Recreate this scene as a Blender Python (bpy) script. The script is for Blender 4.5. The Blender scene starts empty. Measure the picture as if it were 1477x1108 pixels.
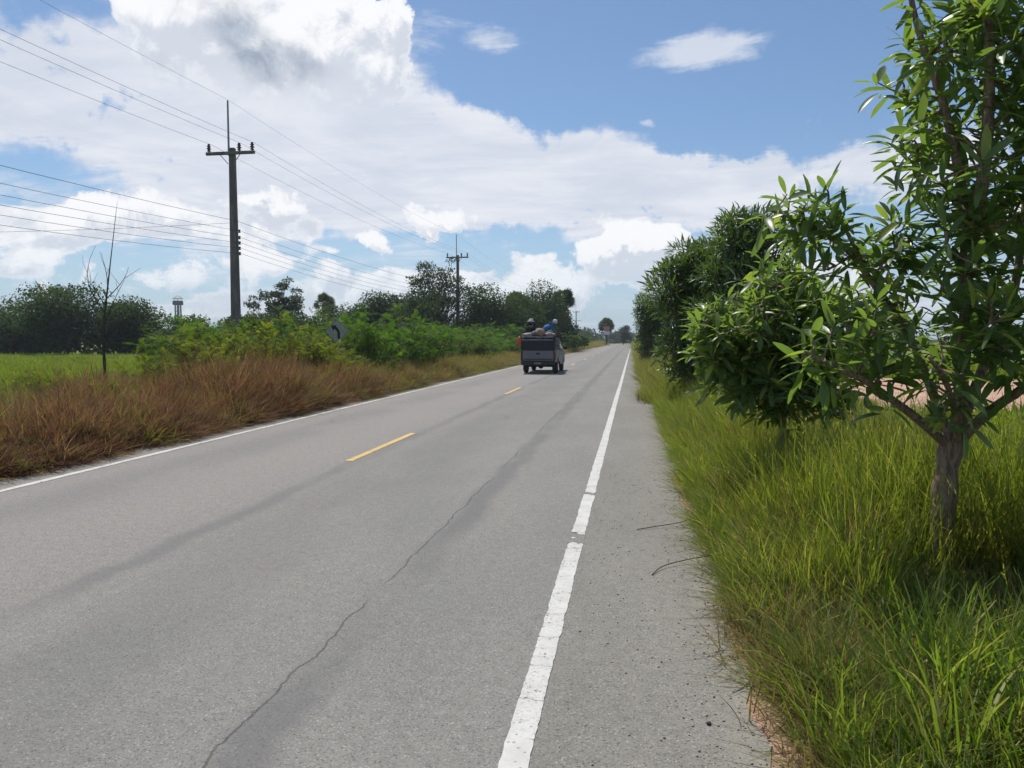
import bpy, bmesh, math, random
import numpy as np
from mathutils import Vector, Matrix, Euler

R = math.radians
sc = bpy.context.scene
COL = sc.collection

# ------------------------------------------------------------------ camera
cam_data = bpy.data.cameras.new('camera')
cam = bpy.data.objects.new('camera', cam_data)
COL.objects.link(cam)
sc.camera = cam
cam_data.sensor_fit = 'HORIZONTAL'
cam_data.sensor_width = 36.0
cam_data.lens = 36.0 * 1090.0 / 1477.0
cam_data.clip_start = 0.05
cam_data.clip_end = 6000
cam.location = (0, 0, 1.7)
cam.rotation_euler = (R(90 - 3.465), 0, R(9.095))

# ------------------------------------------------------------------ sun, sky, exposure
SUN_AZ, SUN_EL = -30.0, 63.0          # azimuth from +Y towards +X, degrees
sun_data = bpy.data.lights.new('sun', 'SUN')
sun_data.energy = 4.7
sun_data.angle = R(0.53)
sun_data.color = (1.0, 0.955, 0.89)
sun = bpy.data.objects.new('sun', sun_data)
COL.objects.link(sun)
sd = Vector((math.sin(R(SUN_AZ)) * math.cos(R(SUN_EL)), math.cos(R(SUN_AZ)) * math.cos(R(SUN_EL)), math.sin(R(SUN_EL))))
sun.rotation_euler = sd.to_track_quat('Z', 'Y').to_euler()
sun.location = sd * 50

sc.view_settings.view_transform = 'Standard'
sc.view_settings.look = 'None'
sc.view_settings.gamma = 1.0
sc.view_settings.use_curve_mapping = False
sc.view_settings.exposure = 0.0
sc.cycles.max_bounces = 6
sc.cycles.diffuse_bounces = 3
sc.cycles.transmission_bounces = 4
sc.cycles.use_denoising = True
sc.cycles.use_adaptive_sampling = True
sc.cycles.adaptive_threshold = 0.02


class NT:
    """small wrapper to write node graphs as expressions"""
    def __init__(self, tree):
        self.t = tree
        self.n = tree.nodes
        self.l = tree.links

    def put(self, sock, v):
        if isinstance(v, bpy.types.NodeSocket):
            self.l.new(v, sock)
        elif v is not None:
            if sock.type == 'RGBA' and isinstance(v, (tuple, list)) and len(v) == 3:
                v = (*v, 1)
            sock.default_value = v

    def m(self, op, a, b=None, c=None, clamp=False):
        n = self.n.new('ShaderNodeMath'); n.operation = op; n.use_clamp = clamp
        self.put(n.inputs[0], a)
        if b is not None: self.put(n.inputs[1], b)
        if c is not None: self.put(n.inputs[2], c)
        return n.outputs[0]

    def v(self, op, a, b=None, s=None):
        n = self.n.new('ShaderNodeVectorMath'); n.operation = op
        self.put(n.inputs[0], a)
        if b is not None: self.put(n.inputs[1], b)
        if s is not None: self.put(n.inputs['Scale'], s)
        return n.outputs['Value'] if op in ('LENGTH', 'DOT_PRODUCT', 'DISTANCE') else n.outputs[0]

    def comb(self, x, y, z):
        n = self.n.new('ShaderNodeCombineXYZ')
        for i, q in enumerate((x, y, z)): self.put(n.inputs[i], q)
        return n.outputs[0]

    def sep(self, a):
        n = self.n.new('ShaderNodeSeparateXYZ'); self.put(n.inputs[0], a)
        return n.outputs

    def mapr(self, a, f0, f1, t0=0.0, t1=1.0, smooth=True):
        n = self.n.new('ShaderNodeMapRange')
        n.interpolation_type = 'SMOOTHSTEP' if smooth else 'LINEAR'
        self.put(n.inputs[0], a)
        for i, q in enumerate((f0, f1, t0, t1)): self.put(n.inputs[i + 1], q)
        return n.outputs[0]

    def noise(self, vec, scale, detail=4, rough=0.55, dist=0.0, lac=2.0):
        n = self.n.new('ShaderNodeTexNoise')
        self.put(n.inputs['Vector'], vec)
        n.inputs['Scale'].default_value = scale
        n.inputs['Detail'].default_value = detail
        n.inputs['Roughness'].default_value = rough
        n.inputs['Lacunarity'].default_value = lac
        n.inputs['Distortion'].default_value = dist
        return n.outputs

    def voro(self, vec, scale, feature='F1', rand=1.0):
        n = self.n.new('ShaderNodeTexVoronoi'); n.feature = feature
        self.put(n.inputs['Vector'], vec)
        n.inputs['Scale'].default_value = scale
        n.inputs['Randomness'].default_value = rand
        return n.outputs

    def mix(self, f, a, b, mode='MIX'):
        n = self.n.new('ShaderNodeMix'); n.data_type = 'RGBA'; n.blend_type = mode
        self.put(n.inputs[0], f); self.put(n.inputs[6], a); self.put(n.inputs[7], b)
        return n.outputs[2]

    def mapping(self, vec, loc=(0, 0, 0), rot=(0, 0, 0), scale=(1, 1, 1), kind='POINT'):
        n = self.n.new('ShaderNodeMapping'); n.vector_type = kind
        self.put(n.inputs[0], vec)
        n.inputs[1].default_value = loc; n.inputs[2].default_value = rot; n.inputs[3].default_value = scale
        return n.outputs[0]

    def attr(self, name):
        n = self.n.new('ShaderNodeAttribute'); n.attribute_name = name
        return n.outputs['Fac']

    def coord(self, which='Object'):
        n = self.n.new('ShaderNodeTexCoord')
        return n.outputs[which]

    def pos(self):
        return self.n.new('ShaderNodeNewGeometry').outputs['Position']

    def rnd(self):
        return self.n.new('ShaderNodeObjectInfo').outputs['Random']

    def bump(self, h, strength, dist):
        n = self.n.new('ShaderNodeBump')
        n.inputs['Strength'].default_value = strength
        n.inputs['Distance'].default_value = dist
        self.put(n.inputs['Height'], h)
        return n.outputs[0]


def build_world():
    w = bpy.data.worlds.new('World')
    sc.world = w
    w.use_nodes = True
    w.cycles.sampling_method = 'MANUAL'
    w.cycles.sample_map_resolution = 1024
    t = NT(w.node_tree)
    t.n.clear()
    out = t.n.new('ShaderNodeOutputWorld')
    bg = t.n.new('ShaderNodeBackground')
    sky = t.n.new('ShaderNodeTexSky'); sky.sky_type = 'NISHITA'
    sky.sun_disc = False
    sky.sun_elevation = R(SUN_EL); sky.sun_rotation = R(SUN_AZ)
    sky.air_density = 1.0; sky.dust_density = 0.6; sky.ozone_density = 1.5
    STR = 0.10
    d = t.v('NORMALIZE', t.coord('Generated'))
    x, y, z = t.sep(d)
    RAD = 57.29578
    az = t.m('MULTIPLY', t.m('ARCTAN2', x, y), RAD)
    el = t.m('MULTIPLY', t.m('ARCSINE', z), RAD)
    P = t.comb(az, el, 0.0)
    # cloud sheet seen in perspective: direction divided by height
    zz = t.m('ADD', t.m('MAXIMUM', z, 0.0), 0.10)
    Q = t.comb(t.m('DIVIDE', x, zz), t.m('DIVIDE', y, zz), 0.0)
    n_lo = t.noise(Q, 0.55, 3, 0.5)[0]
    n_mid = t.noise(Q, 1.6, 8, 0.62, 0.6)[0]
    n_fib = t.noise(t.mapping(Q, rot=(0, 0, R(25)), scale=(0.8, 2.6, 1)), 1.5, 9, 0.66, 0.8)[0]
    # puffy detail, in degrees on the sky
    warp = t.noise(P, 0.16, 6, 0.62)[1]
    w3 = t.v('SCALE', t.v('SUBTRACT', warp, (0.5, 0.5, 0.5)), s=7.0)
    PW = t.v('ADD', P, w3)

    def blobs(vec, lst):
        acc = None
        for (a, e, ra, re, rot, wt) in lst:
            loc = t.mapping(vec, loc=(a, e, 0), rot=(0, 0, R(rot)), scale=(ra, re, 1), kind='TEXTURE')
            g = t.mapr(t.v('LENGTH', loc), 0.25, 1.75, wt, 0.0)
            acc = g if acc is None else t.m('ADD', acc, g)
        return acc

    # broad layer of cloud
    sheet = blobs(PW, [
        (-33, 14.9, 24, 5.4, 0, 1.0), (-24, 18.0, 8, 4.0, 0, 0.8), (-17, 14.6, 15, 3.0, -5, 0.85), (6, 11.2, 21, 2.3, 3, 0.85), (-6, 11.0, 14, 3.0, 0, 0.5), (-16, 9.6, 36, 3.3, 0, 0.45),
        (-15, 4.5, 45, 3.5, 0, 0.02),
        (3, 19.0, 17, 4.0, 4, -1.1), (14, 18, 14, 4.6, 0, -1.1), (-40.6, 10.2, 5.0, 1.5, 0, -0.6),
        (-22, 7.5, 4.8, 1.8, 0, -0.45), (-9.0, 5.6, 5.0, 1.9, 0, -0.4), (-41, 20.3, 4, 1.6, 0, -0.6), (3.8, 13.6, 6, 0.7, 4, -0.40),
        (-8.5, 18.3, 5, 2.0, 0, -0.7)])
    base = t.mapr(n_lo, 0.35, 0.68, -0.1, 0.42)
    dens_a = t.m('ADD', t.m('ADD', sheet, base), t.m('MULTIPLY', t.m('SUBTRACT', n_fib, 0.5), 1.0))
    dens_a = t.m('ADD', dens_a, t.m('MULTIPLY', t.m('SUBTRACT', n_mid, 0.5), 0.75))
    fa = t.mapr(dens_a, 0.10, 0.75)
    # small thin wisps
    small = blobs(t.v('ADD', P, t.v('SCALE', t.v('SUBTRACT', warp, (0.5, 0.5, 0.5)), s=2.6)),
                  [(5.0, 19.9, 4.2, 0.95, 4, 1.0), (-10.5, 21.2, 2.8, 0.75, -10, 0.75), (-15.2, 21.5, 1.5, 1.0, 0, 0.6), (0.9, 15.2, 0.6, 0.3, 0, 0.6)])
    n_w = t.noise(t.mapping(P, rot=(0, 0, R(-8)), scale=(0.25, 1.0, 1)), 0.9, 7, 0.65, 0.5)[0]
    fs = t.mapr(t.m('ADD', small, t.m('MULTIPLY', t.m('SUBTRACT', n_w, 0.5), 1.5)), 0.22, 0.95, 0.0, 0.85)

    # cumulus
    def cum(vec):
        nz = t.noise(vec, 0.26, 12, 0.68, 0.5)[0]
        vo = t.voro(t.v('ADD', vec, t.v('SCALE', t.noise(vec, 0.5, 3, 0.5)[1], s=1.4)), 0.42)[0]
        return t.m('ADD', t.m('MULTIPLY', t.m('SUBTRACT', nz, 0.5), 1.7), t.m('MULTIPLY', t.m('SUBTRACT', 0.5, vo), 0.42))
    cb = [(-27.3, 19.9, 8.0, 4.6, 0, 1.15), (-21.5, 20.4, 4.0, 3.4, 0, 1.0), (-17.9, 22.3, 1.5, 2.2, 0, 0.8), (-32.2, 21.5, 4.6, 2.6, 0, 0.8), (-18.2, 18.0, 2.4, 1.9, 0, 0.6),
          (-14.2, 8.8, 3.1, 1.2, 0, 0.95), (-26.1, 9.5, 2.9, 1.0, 0, 0.75), (-19.3, 7.0, 2.0, 0.9, 0, 0.8), (-2.2, 5.8, 3.8, 2.0, 20, 1.0),
          (1.0, 7.0, 3.4, 1.1, 10, 0.8), (-36, 8.0, 4.0, 1.5, 0, 0.7), (-30, 4.5, 7, 1.6, 0, 0.6), (-14, 3.6, 7, 1.4, 0, 0.55), (-6.0, 3.0, 5, 1.0, 0, 0.5),
          (-40, 4.0, 5, 1.2, 0, 0.5), (12, 5.0, 8, 1.8, 0, 0.7)]
    P2 = t.v('ADD', P, t.v('SCALE', t.v('SUBTRACT', t.noise(P, 0.33, 8, 0.65)[1], (0.5, 0.5, 0.5)), s=4.5))
    cbl = blobs(P2, cb)
    rest = t.m('MULTIPLY', t.mapr(t.noise(P, 0.045, 2, 0.5)[0], 0.5, 0.75, 0.0, 0.6), t.mapr(el, 24.0, 32.0))
    c0 = t.m('ADD', t.m('ADD', cbl, rest), cum(P))
    sun_off = t.v('ADD', P, (-0.3, 0.9, 0))
    c1 = t.m('ADD', t.m('ADD', blobs(t.v('ADD', P2, (-0.3, 0.9, 0)), cb), rest), cum(sun_off))
    low = t.m('MULTIPLY', t.mapr(t.noise(t.mapping(P, scale=(0.075, 0.20, 1)), 1.0, 3, 0.5)[0], 0.44, 0.60, 0.0, 0.95), t.m('MULTIPLY', t.mapr(el, 0.3, 2.0), t.mapr(el, 12.0, 7.0)))
    c0 = t.m('ADD', c0, low); c1 = t.m('ADD', c1, low)
    fc = t.mapr(c0, 0.48, 0.74)
    thick = t.mapr(c0, 0.95, 1.9)
    lit = t.mapr(t.m('SUBTRACT', c0, c1), -0.22, 0.30)
    cc = t.mix(lit, (0.66, 0.71, 0.80, 1), (0.97, 0.98, 1.0, 1))
    cc = t.mix(t.mapr(c0, 0.5, 0.95), (0.88, 0.90, 0.95, 1), cc)
    belly = blobs(PW, [(-27.6, 20.4, 3.4, 1.5, -20, 0.8), (-25.4, 18.6, 2.6, 1.1, -10, 0.7), (-30.0, 22.6, 3.0, 1.4, 0, 0.5), (-34.0, 18.0, 2.5, 0.9, 0, 0.35)])
    bn = t.mapr(t.noise(PW, 0.35, 6, 0.6)[0], 0.34, 0.62, 0.35, 1.1)
    cc = t.mix(t.m('MULTIPLY', t.m('MULTIPLY', belly, bn), 0.85, clamp=True), cc, (0.36, 0.42, 0.52, 1))
    fc = t.m('MULTIPLY', fc, t.m('ADD', t.mapr(el, 15.0, 18.8), t.mapr(el, 15.0, 13.0), clamp=True))
    ca = t.mix(t.mapr(t.m('ADD', n_mid, t.m('MULTIPLY', n_fib, 0.5)), 0.55, 0.95), (0.66, 0.71, 0.81, 1), (0.83, 0.85, 0.91, 1))
    skyc = t.mix(1.0, sky.outputs[0], (STR, STR, STR * 1.0, 1), 'MULTIPLY')
    skyc = t.mix(1.0, skyc, (0.84, 0.96, 1.06, 1), 'MULTIPLY')
    # milky air near the horizon
    veil = t.mapr(el, -1.0, 12.0, 0.60, 0.0)
    c = t.mix(veil, skyc, (0.42, 0.57, 0.78, 1))
    c = t.mix(fs, c, (0.72, 0.77, 0.86, 1))
    c = t.mix(t.m('MULTIPLY', fa, t.mapr(el, 0.0, 9.0, 0.45, 0.95)), c, ca)
    c = t.mix(t.m('MULTIPLY', fc, t.mapr(el, 1.0, 8.0, 0.6, 1.0)), c, cc)
    t.put(bg.inputs[0], c)
    bg.inputs[1].default_value = 1.0
    t.l.new(bg.outputs[0], out.inputs[0])


build_world()

# ------------------------------------------------------------------ materials
MATS = {}


def mat(name, col, rough=0.7, metal=0.0, spec=0.4, fn=None):
    if name in MATS: return MATS[name]
    m = bpy.data.materials.new(name); m.use_nodes = True
    t = NT(m.node_tree)
    b = t.n['Principled BSDF']
    b.inputs['Roughness'].default_value = rough
    b.inputs['Metallic'].default_value = metal
    b.inputs['Specular IOR Level'].default_value = spec
    c = (*col, 1)
    if fn:
        fn(t, b, c)
    else:
        n = t.noise(t.coord(), 9.0, 5, 0.6)[0]
        t.put(b.inputs['Base Color'], t.mix(t.mapr(n, 0.3, 0.7, 0, 1), tuple(q * 0.78 for q in col), tuple(min(1, q * 1.12) for q in col)))
        t.put(b.inputs['Roughness'], t.mapr(n, 0.3, 0.7, rough * 0.85, min(1, rough * 1.15)))
    MATS[name] = m
    return m


def leafy(name, dark, light, yellow, trans=0.35, rough=0.4, spec=0.5, tcol=None, ypow=0.86, patch=None, pscale=1.1):
    """foliage: reflecting face plus light coming through; every leaf has its own tint"""
    m = bpy.data.materials.new(name); m.use_nodes = True
    t = NT(m.node_tree)
    b = t.n['Principled BSDF']; out = t.n['Material Output']
    tint = t.m('FRACT', t.m('ADD', t.attr('tint'), t.m('MULTIPLY', t.rnd(), 0.37)))
    c = t.mix(tint, dark, light)
    c = t.mix(t.mapr(tint, ypow, min(0.999, ypow + 0.1)), c, yellow)
    if patch:       # stands of differently coloured plants
        pn = t.noise(t.pos(), pscale, 4, 0.6)[0]
        for (a_, b_, q_, pc) in patch:
            c = t.mix(t.m('MULTIPLY', t.mapr(pn, a_, b_, 0, 1), q_), c, pc)
    n = t.noise(t.coord(), 30.0, 3, 0.6)[0]
    c = t.mix(t.mapr(n, 0.3, 0.75, 0.0, 0.35), c, tuple(q * 0.45 for q in dark))
    t.put(b.inputs['Base Color'], c)
    b.inputs['Roughness'].default_value = rough
    b.inputs['Specular IOR Level'].default_value = spec
    tr = t.n.new('ShaderNodeBsdfTranslucent')
    t.put(tr.inputs[0], t.mix(0.55, t.mix(1.0, c, (2.2, 2.4, 1.0, 1), 'MULTIPLY'), tcol or yellow))
    ms = t.n.new('ShaderNodeMixShader'); ms.inputs[0].default_value = trans
    t.l.new(b.outputs[0], ms.inputs[1]); t.l.new(tr.outputs[0], ms.inputs[2])
    t.l.new(ms.outputs[0], out.inputs[0])
    MATS[name] = m
    return m


def asphalt_colour(t, p, shoulder):
    x, y, z = t.sep(p)
    wob = t.m('MULTIPLY', t.m('SUBTRACT', t.noise(t.mapping(p, scale=(0.0, 1, 0)), 0.8, 5, 0.65)[0], 0.5), 0.40)
    xw = t.m('ADD', x, wob)
    big = t.noise(t.mapping(p, scale=(1.0, 0.35, 1)), 0.9, 5, 0.6)[0]
    fine = t.m('ADD', t.m('MULTIPLY', t.noise(p, 70.0, 4, 0.75)[0], 0.72), t.m('MULTIPLY', t.noise(p, 13.0, 4, 0.7)[0], 0.28))
    ag = t.voro(p, 150.0)
    agc = t.sep(ag[1])[0]
    c = t.mix(t.mapr(x, -4.6, -3.0), (0.228, 0.211, 0.198, 1), (0.186, 0.183, 0.169, 1))
    if shoulder:
        c = (0.186, 0.180, 0.158, 1)
    c = t.mix(t.mapr(big, 0.36, 0.64, 0.0, 0.6), c, (0.232, 0.220, 0.198, 1))
    c = t.mix(t.mapr(t.noise(p, 0.5, 4, 0.6)[0], 0.55, 0.75, 0, 0.4), c, (0.20, 0.175, 0.155, 1))
    c = t.mix(t.m('MULTIPLY', t.m('SUBTRACT', 1.0, fine), 0.95), c, (0.05, 0.05, 0.052, 1), 'MIX') if False else c
    c = t.mix(1.0, c, t.mix(t.mapr(fine, 0.28, 0.74, 0, 1, False), (0.55, 0.55, 0.55, 1), (1.46, 1.45, 1.42, 1)), 'MULTIPLY')
    c = t.mix(t.mapr(agc, 0.95, 0.98, 0, 0.55), c, (0.42, 0.41, 0.38, 1))
    c = t.mix(t.mapr(agc, 0.10, 0.05, 0, 0.7), c, (0.06, 0.06, 0.06, 1))
    # scattered dark pits, coarser
    pit = t.voro(p, 17.0)
    pc = t.m('MULTIPLY', t.mapr(t.sep(pit[1])[1], 0.86, 0.9), t.mapr(pit[0], 0.20, 0.08))
    c = t.mix(t.m('MULTIPLY', pc, 0.35), c, (0.06, 0.06, 0.06, 1))
    if not shoulder:
        def strip(x0, w0, strength, c, src=xw, soft=0.10):
            dd = t.m('ABSOLUTE', t.m('SUBTRACT', src, x0))
            brk = t.mapr(t.noise(t.mapping(p, scale=(0.4, 0.18, 1)), 1.7, 4, 0.6)[0], 0.36, 0.56, 0.25, 1.0)
            f = t.m('MULTIPLY', t.mapr(dd, w0 + soft, w0 * 0.4), t.m('MULTIPLY', brk, strength))
            return t.mix(f, c, (0.112, 0.110, 0.112, 1))
        c = strip(-3.74, 0.08, 0.50, c)
        c = strip(-1.56, 0.11, 0.58, c)
        c = strip(-5.9, 0.35, 0.30, c, soft=0.4)
        c = strip(-2.9, 0.35, 0.22, c, soft=0.5)
        # long crack beside the seam
        wig = t.m('MULTIPLY', t.m('SUBTRACT', t.noise(t.mapping(p, scale=(0.0, 1, 0)), 2.2, 10, 0.66)[0], 0.5), 0.20)
        dd = t.m('ABSOLUTE', t.m('SUBTRACT', t.m('ADD', x, wig), -1.68))
        on = t.mapr(t.noise(t.mapping(p, scale=(0, 1, 0)), 0.45, 2, 0.5)[0], 0.42, 0.48)
        crack = t.m('MULTIPLY', t.mapr(dd, 0.0075, 0.002), on)
        # some crazed side cracks
        vd = t.voro(t.v('ADD', p, t.v('SCALE', t.noise(p, 1.5, 4, 0.6)[1], s=0.9)), 0.42, 'DISTANCE_TO_EDGE')[0]
        zone = t.mapr(t.noise(p, 0.25, 2, 0.5)[0], 0.56, 0.62)
        crack2 = t.m('MULTIPLY', t.mapr(vd, 0.006, 0.002), zone)
        cr = t.m('MAXIMUM', crack, t.m('MULTIPLY', crack2, 0.8))
        c = t.mix(t.m('MULTIPLY', cr, 0.42), c, (0.045, 0.043, 0.042, 1))
    else:
        vd = t.voro(t.v('ADD', p, t.v('SCALE', t.noise(p, 3.0, 4, 0.6)[1], s=0.5)), 1.3, 'DISTANCE_TO_EDGE')[0]
        cr = t.m('MULTIPLY', t.mapr(vd, 0.007, 0.002), t.m('MULTIPLY', t.mapr(t.noise(p, 0.6, 2, 0.5)[0], 0.5, 0.6), t.mapr(x, 0.1, 0.4)))
        c = t.mix(t.m('MULTIPLY', cr, 0.7), c, (0.07, 0.065, 0.06, 1))
        edge = t.mapr(t.m('ADD', x, t.m('MULTIPLY', t.noise(p, 4.0, 4, 0.6)[0], 0.5)), 0.55, 0.95, 0, 0.6)
        c = t.mix(edge, c, (0.29, 0.26, 0.215, 1))
    h = t.m('ADD', fine, t.m('MULTIPLY', agc, 0.4))
    h = t.m('SUBTRACT', h, t.m('MULTIPLY', cr, 3.0))
    h = t.m('SUBTRACT', h, t.m('MULTIPLY', pc, 1.2))
    return c, h


def f_asphalt(t, b, c):
    c, h = asphalt_colour(t, t.pos(), False)
    t.put(b.inputs['Base Color'], c)
    t.put(b.inputs['Normal'], t.bump(h, 0.75, 0.004))


def f_shoulder(t, b, c):
    c, h = asphalt_colour(t, t.pos(), True)
    t.put(b.inputs['Base Color'], c)
    t.put(b.inputs['Normal'], t.bump(h, 0.8, 0.005))


def f_paint(t, b, c):
    p = t.pos()
    chips = t.voro(p, 38.0)
    cc = t.m('MULTIPLY', t.mapr(t.sep(chips[1])[0], 0.72, 0.76), t.mapr(chips[0], 0.36, 0.22))
    cc = t.m('MULTIPLY', cc, t.mapr(t.noise(p, 2.2, 3, 0.6)[0], 0.36, 0.6))
    wear = t.mapr(t.noise(p, 24.0, 6, 0.8)[0], 0.62, 0.70)
    yy = t.m('ADD', t.sep(p)[1], t.m('MULTIPLY', t.noise(p, 9.0, 4, 0.7)[0], 0.16))
    fr = t.m('ABSOLUTE', t.m('SUBTRACT', t.m('FRACT', t.m('DIVIDE', yy, 0.37)), 0.5))
    cr = t.m('MULTIPLY', t.mapr(fr, 0.012, 0.004), t.mapr(t.noise(p, 3.0, 2, 0.5)[0], 0.40, 0.46))
    wear2 = t.m('MULTIPLY', t.mapr(t.noise(p, 60.0, 4, 0.7)[0], 0.50, 0.66), t.mapr(t.noise(p, 1.1, 4, 0.6)[0], 0.38, 0.62))
    f = t.m('MAXIMUM', t.m('MAXIMUM', t.m('MAXIMUM', cc, cr), t.m('MULTIPLY', wear, 0.75)), t.m('MULTIPLY', wear2, 0.6))
    dirt = t.noise(p, 6.0, 6, 0.7)[0]
    base = t.mix(t.mapr(dirt, 0.35, 0.7, 0, 0.4), c, tuple(q * 0.62 for q in c[:3]))
    t.put(b.inputs['Base Color'], t.mix(f, base, (0.12, 0.115, 0.11, 1)))
    t.put(b.inputs['Normal'], t.bump(t.m('SUBTRACT', dirt, f), 0.5, 0.003))


def f_soil(t, b, c):
    p = t.pos()
    n = t.noise(p, 1.3, 6, 0.65)[0]
    n2 = t.noise(p, 22.0, 5, 0.7)[0]
    cc = t.mix(t.mapr(n, 0.35, 0.65), (0.13, 0.095, 0.055, 1), (0.10, 0.12, 0.035, 1))
    cc = t.mix(t.mapr(n2, 0.35, 0.7, 0, 0.7), cc, (0.24, 0.18, 0.10, 1))
    t.put(b.inputs['Base Color'], cc)
    t.put(b.inputs['Normal'], t.bump(n2, 0.8, 0.03))


def f_field(t, b, c):
    p = t.pos()
    n = t.noise(p, 0.25, 5, 0.6)[0]
    n2 = t.noise(p, 5.0, 6, 0.7)[0]
    cc = t.mix(t.mapr(n, 0.35, 0.65), (0.10, 0.17, 0.02, 1), (0.16, 0.22, 0.035, 1))
    cc = t.mix(t.mapr(n2, 0.45, 0.75, 0, 0.6), cc, (0.055, 0.095, 0.015, 1))
    t.put(b.inputs['Base Color'], cc)
    t.put(b.inputs['Normal'], t.bump(n2, 1.0, 0.1))


def f_sand(t, b, c):
    p = t.pos()
    n = t.noise(p, 0.6, 6, 0.6)[0]
    n2 = t.noise(t.mapping(p, scale=(1.0, 4.0, 1)), 1.6, 6, 0.7)[0]
    n3 = t.noise(p, 45.0, 4, 0.7)[0]
    cc = t.mix(t.mapr(n, 0.35, 0.65), tuple(q * 0.86 for q in c[:3]), tuple(q * 1.1 for q in c[:3]))
    cc = t.mix(t.mapr(n2, 0.52, 0.66, 0, 0.45), cc, (0.20, 0.12, 0.07, 1))
    cc = t.mix(t.mapr(n3, 0.5, 0.8, 0, 0.5), cc, tuple(q * 0.6 for q in c[:3]))
    t.put(b.inputs['Base Color'], cc)
    t.put(b.inputs['Normal'], t.bump(t.m('ADD', n2, n3), 0.9, 0.03))


def f_bark(t, b, c):
    p = t.coord()
    n = t.noise(t.mapping(p, scale=(1, 1, 0.22)), 38.0, 6, 0.7, 0.6)[0]
    n2 = t.noise(p, 7.0, 4, 0.6)[0]
    cc = t.mix(t.mapr(n, 0.38, 0.62), tuple(q * 0.45 for q in c[:3]), c)
    cc = t.mix(t.mapr(n2, 0.55, 0.7, 0, 0.6), cc, tuple(min(1, q * 1.5) for q in c[:3]))
    t.put(b.inputs['Base Color'], cc)
    t.put(b.inputs['Normal'], t.bump(n, 1.0, 0.012))


def f_concrete(t, b, c):
    p = t.coord()
    n = t.noise(t.mapping(p, scale=(1, 1, 0.15)), 6.0, 6, 0.65)[0]
    n2 = t.noise(p, 60.0, 3, 0.6)[0]
    cc = t.mix(t.mapr(n, 0.35, 0.7), tuple(q * 0.6 for q in c[:3]), tuple(q * 1.15 for q in c[:3]))
    t.put(b.inputs['Base Color'], cc)
    t.put(b.inputs['Normal'], t.bump(n2, 0.5, 0.004))


def f_dirtycar(t, b, c):
    p = t.coord()
    z = t.sep(p)[2]
    n = t.noise(p, 4.0, 6, 0.65)[0]
    cc = t.mix(t.mapr(t.m('SUBTRACT', n, t.m('MULTIPLY', z, 0.35)), 0.1, 0.5, 0.0, 0.6), c, (0.17, 0.14, 0.11, 1))
    t.put(b.inputs['Base Color'], cc)
    t.put(b.inputs['Roughness'], t.mapr(n, 0.3, 0.7, 0.3, 0.65))


M_ASPH = mat('asphalt', (0.16, 0.16, 0.155), 0.88, 0, 0.3, f_asphalt)
M_SHOULD = mat('shoulder_asphalt', (0.17, 0.165, 0.15), 0.9, 0, 0.3, f_shoulder)
M_WHITE = mat('white_road_paint', (0.53, 0.52, 0.485), 0.7, 0, 0.3, f_paint)
M_YELLOW = mat('yellow_road_paint', (0.58, 0.39, 0.13), 0.7, 0, 0.3, f_paint)
M_SOIL = mat('verge_soil', (0.2, 0.15, 0.1), 0.95, 0, 0.2, f_soil)
M_FIELD = mat('field_green', (0.1, 0.17, 0.02), 0.9, 0, 0.2, f_field)
M_SAND = mat('pink_sandy_soil', (0.50, 0.315, 0.225), 0.95, 0, 0.2, f_sand)
M_BARK = mat('bark_pale', (0.33, 0.235, 0.165), 0.85, 0, 0.2, f_bark)
M_BARKD = mat('bark_dark', (0.09, 0.075, 0.06), 0.9, 0, 0.2, f_bark)
M_CONC = mat('pole_concrete', (0.20, 0.168, 0.158), 0.85, 0, 0.3, f_concrete)
M_PORC = mat('brown_porcelain', (0.06, 0.035, 0.03), 0.3)
M_STEEL = mat('galvanised_steel', (0.25, 0.26, 0.27), 0.5, 0.6)
M_WIRE = mat('wire_black', (0.03, 0.03, 0.035), 0.6)

M_LEAF = leafy('broad_leaf', (0.055, 0.108, 0.030), (0.130, 0.195, 0.050), (0.28, 0.31, 0.055), 0.44, 0.38, 0.55, (0.30, 0.44, 0.06, 1), 0.84)
M_LEAFN = leafy('narrow_leaf', (0.034, 0.068, 0.020), (0.080, 0.130, 0.034), (0.15, 0.19, 0.04), 0.32, 0.42, 0.5, (0.15, 0.26, 0.02, 1))
M_CROWN = leafy('tree_foliage', (0.024, 0.045, 0.017), (0.056, 0.086, 0.026), (0.09, 0.12, 0.035), 0.28, 0.75, 0.12, (0.10, 0.18, 0.02, 1), 0.9)
M_CROWNB = leafy('tree_foliage_bluish', (0.032, 0.045, 0.028), (0.066, 0.082, 0.045), (0.12, 0.12, 0.06), 0.25, 0.75, 0.12, (0.10, 0.15, 0.04, 1), 0.9)
M_FERN = leafy('feathery_leaf', (0.045, 0.080, 0.012), (0.110, 0.150, 0.020), (0.27, 0.24, 0.04), 0.42, 0.65, 0.12, (0.26, 0.34, 0.02, 1), 0.76, [(0.54, 0.66, 0.7, (0.14, 0.10, 0.035, 1))], 0.8)
M_BUSHD = leafy('dull_leaf', (0.030, 0.058, 0.014), (0.070, 0.110, 0.022), (0.16, 0.15, 0.04), 0.36, 0.7, 0.12, (0.16, 0.24, 0.02, 1), 0.85)
M_FERNB = leafy('fresh_leaf', (0.030, 0.078, 0.012), (0.066, 0.140, 0.018), (0.15, 0.20, 0.02), 0.40, 0.65, 0.12, (0.15, 0.33, 0.02, 1), 0.82, [(0.54, 0.66, 0.7, (0.11, 0.105, 0.03, 1))], 0.6)
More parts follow.
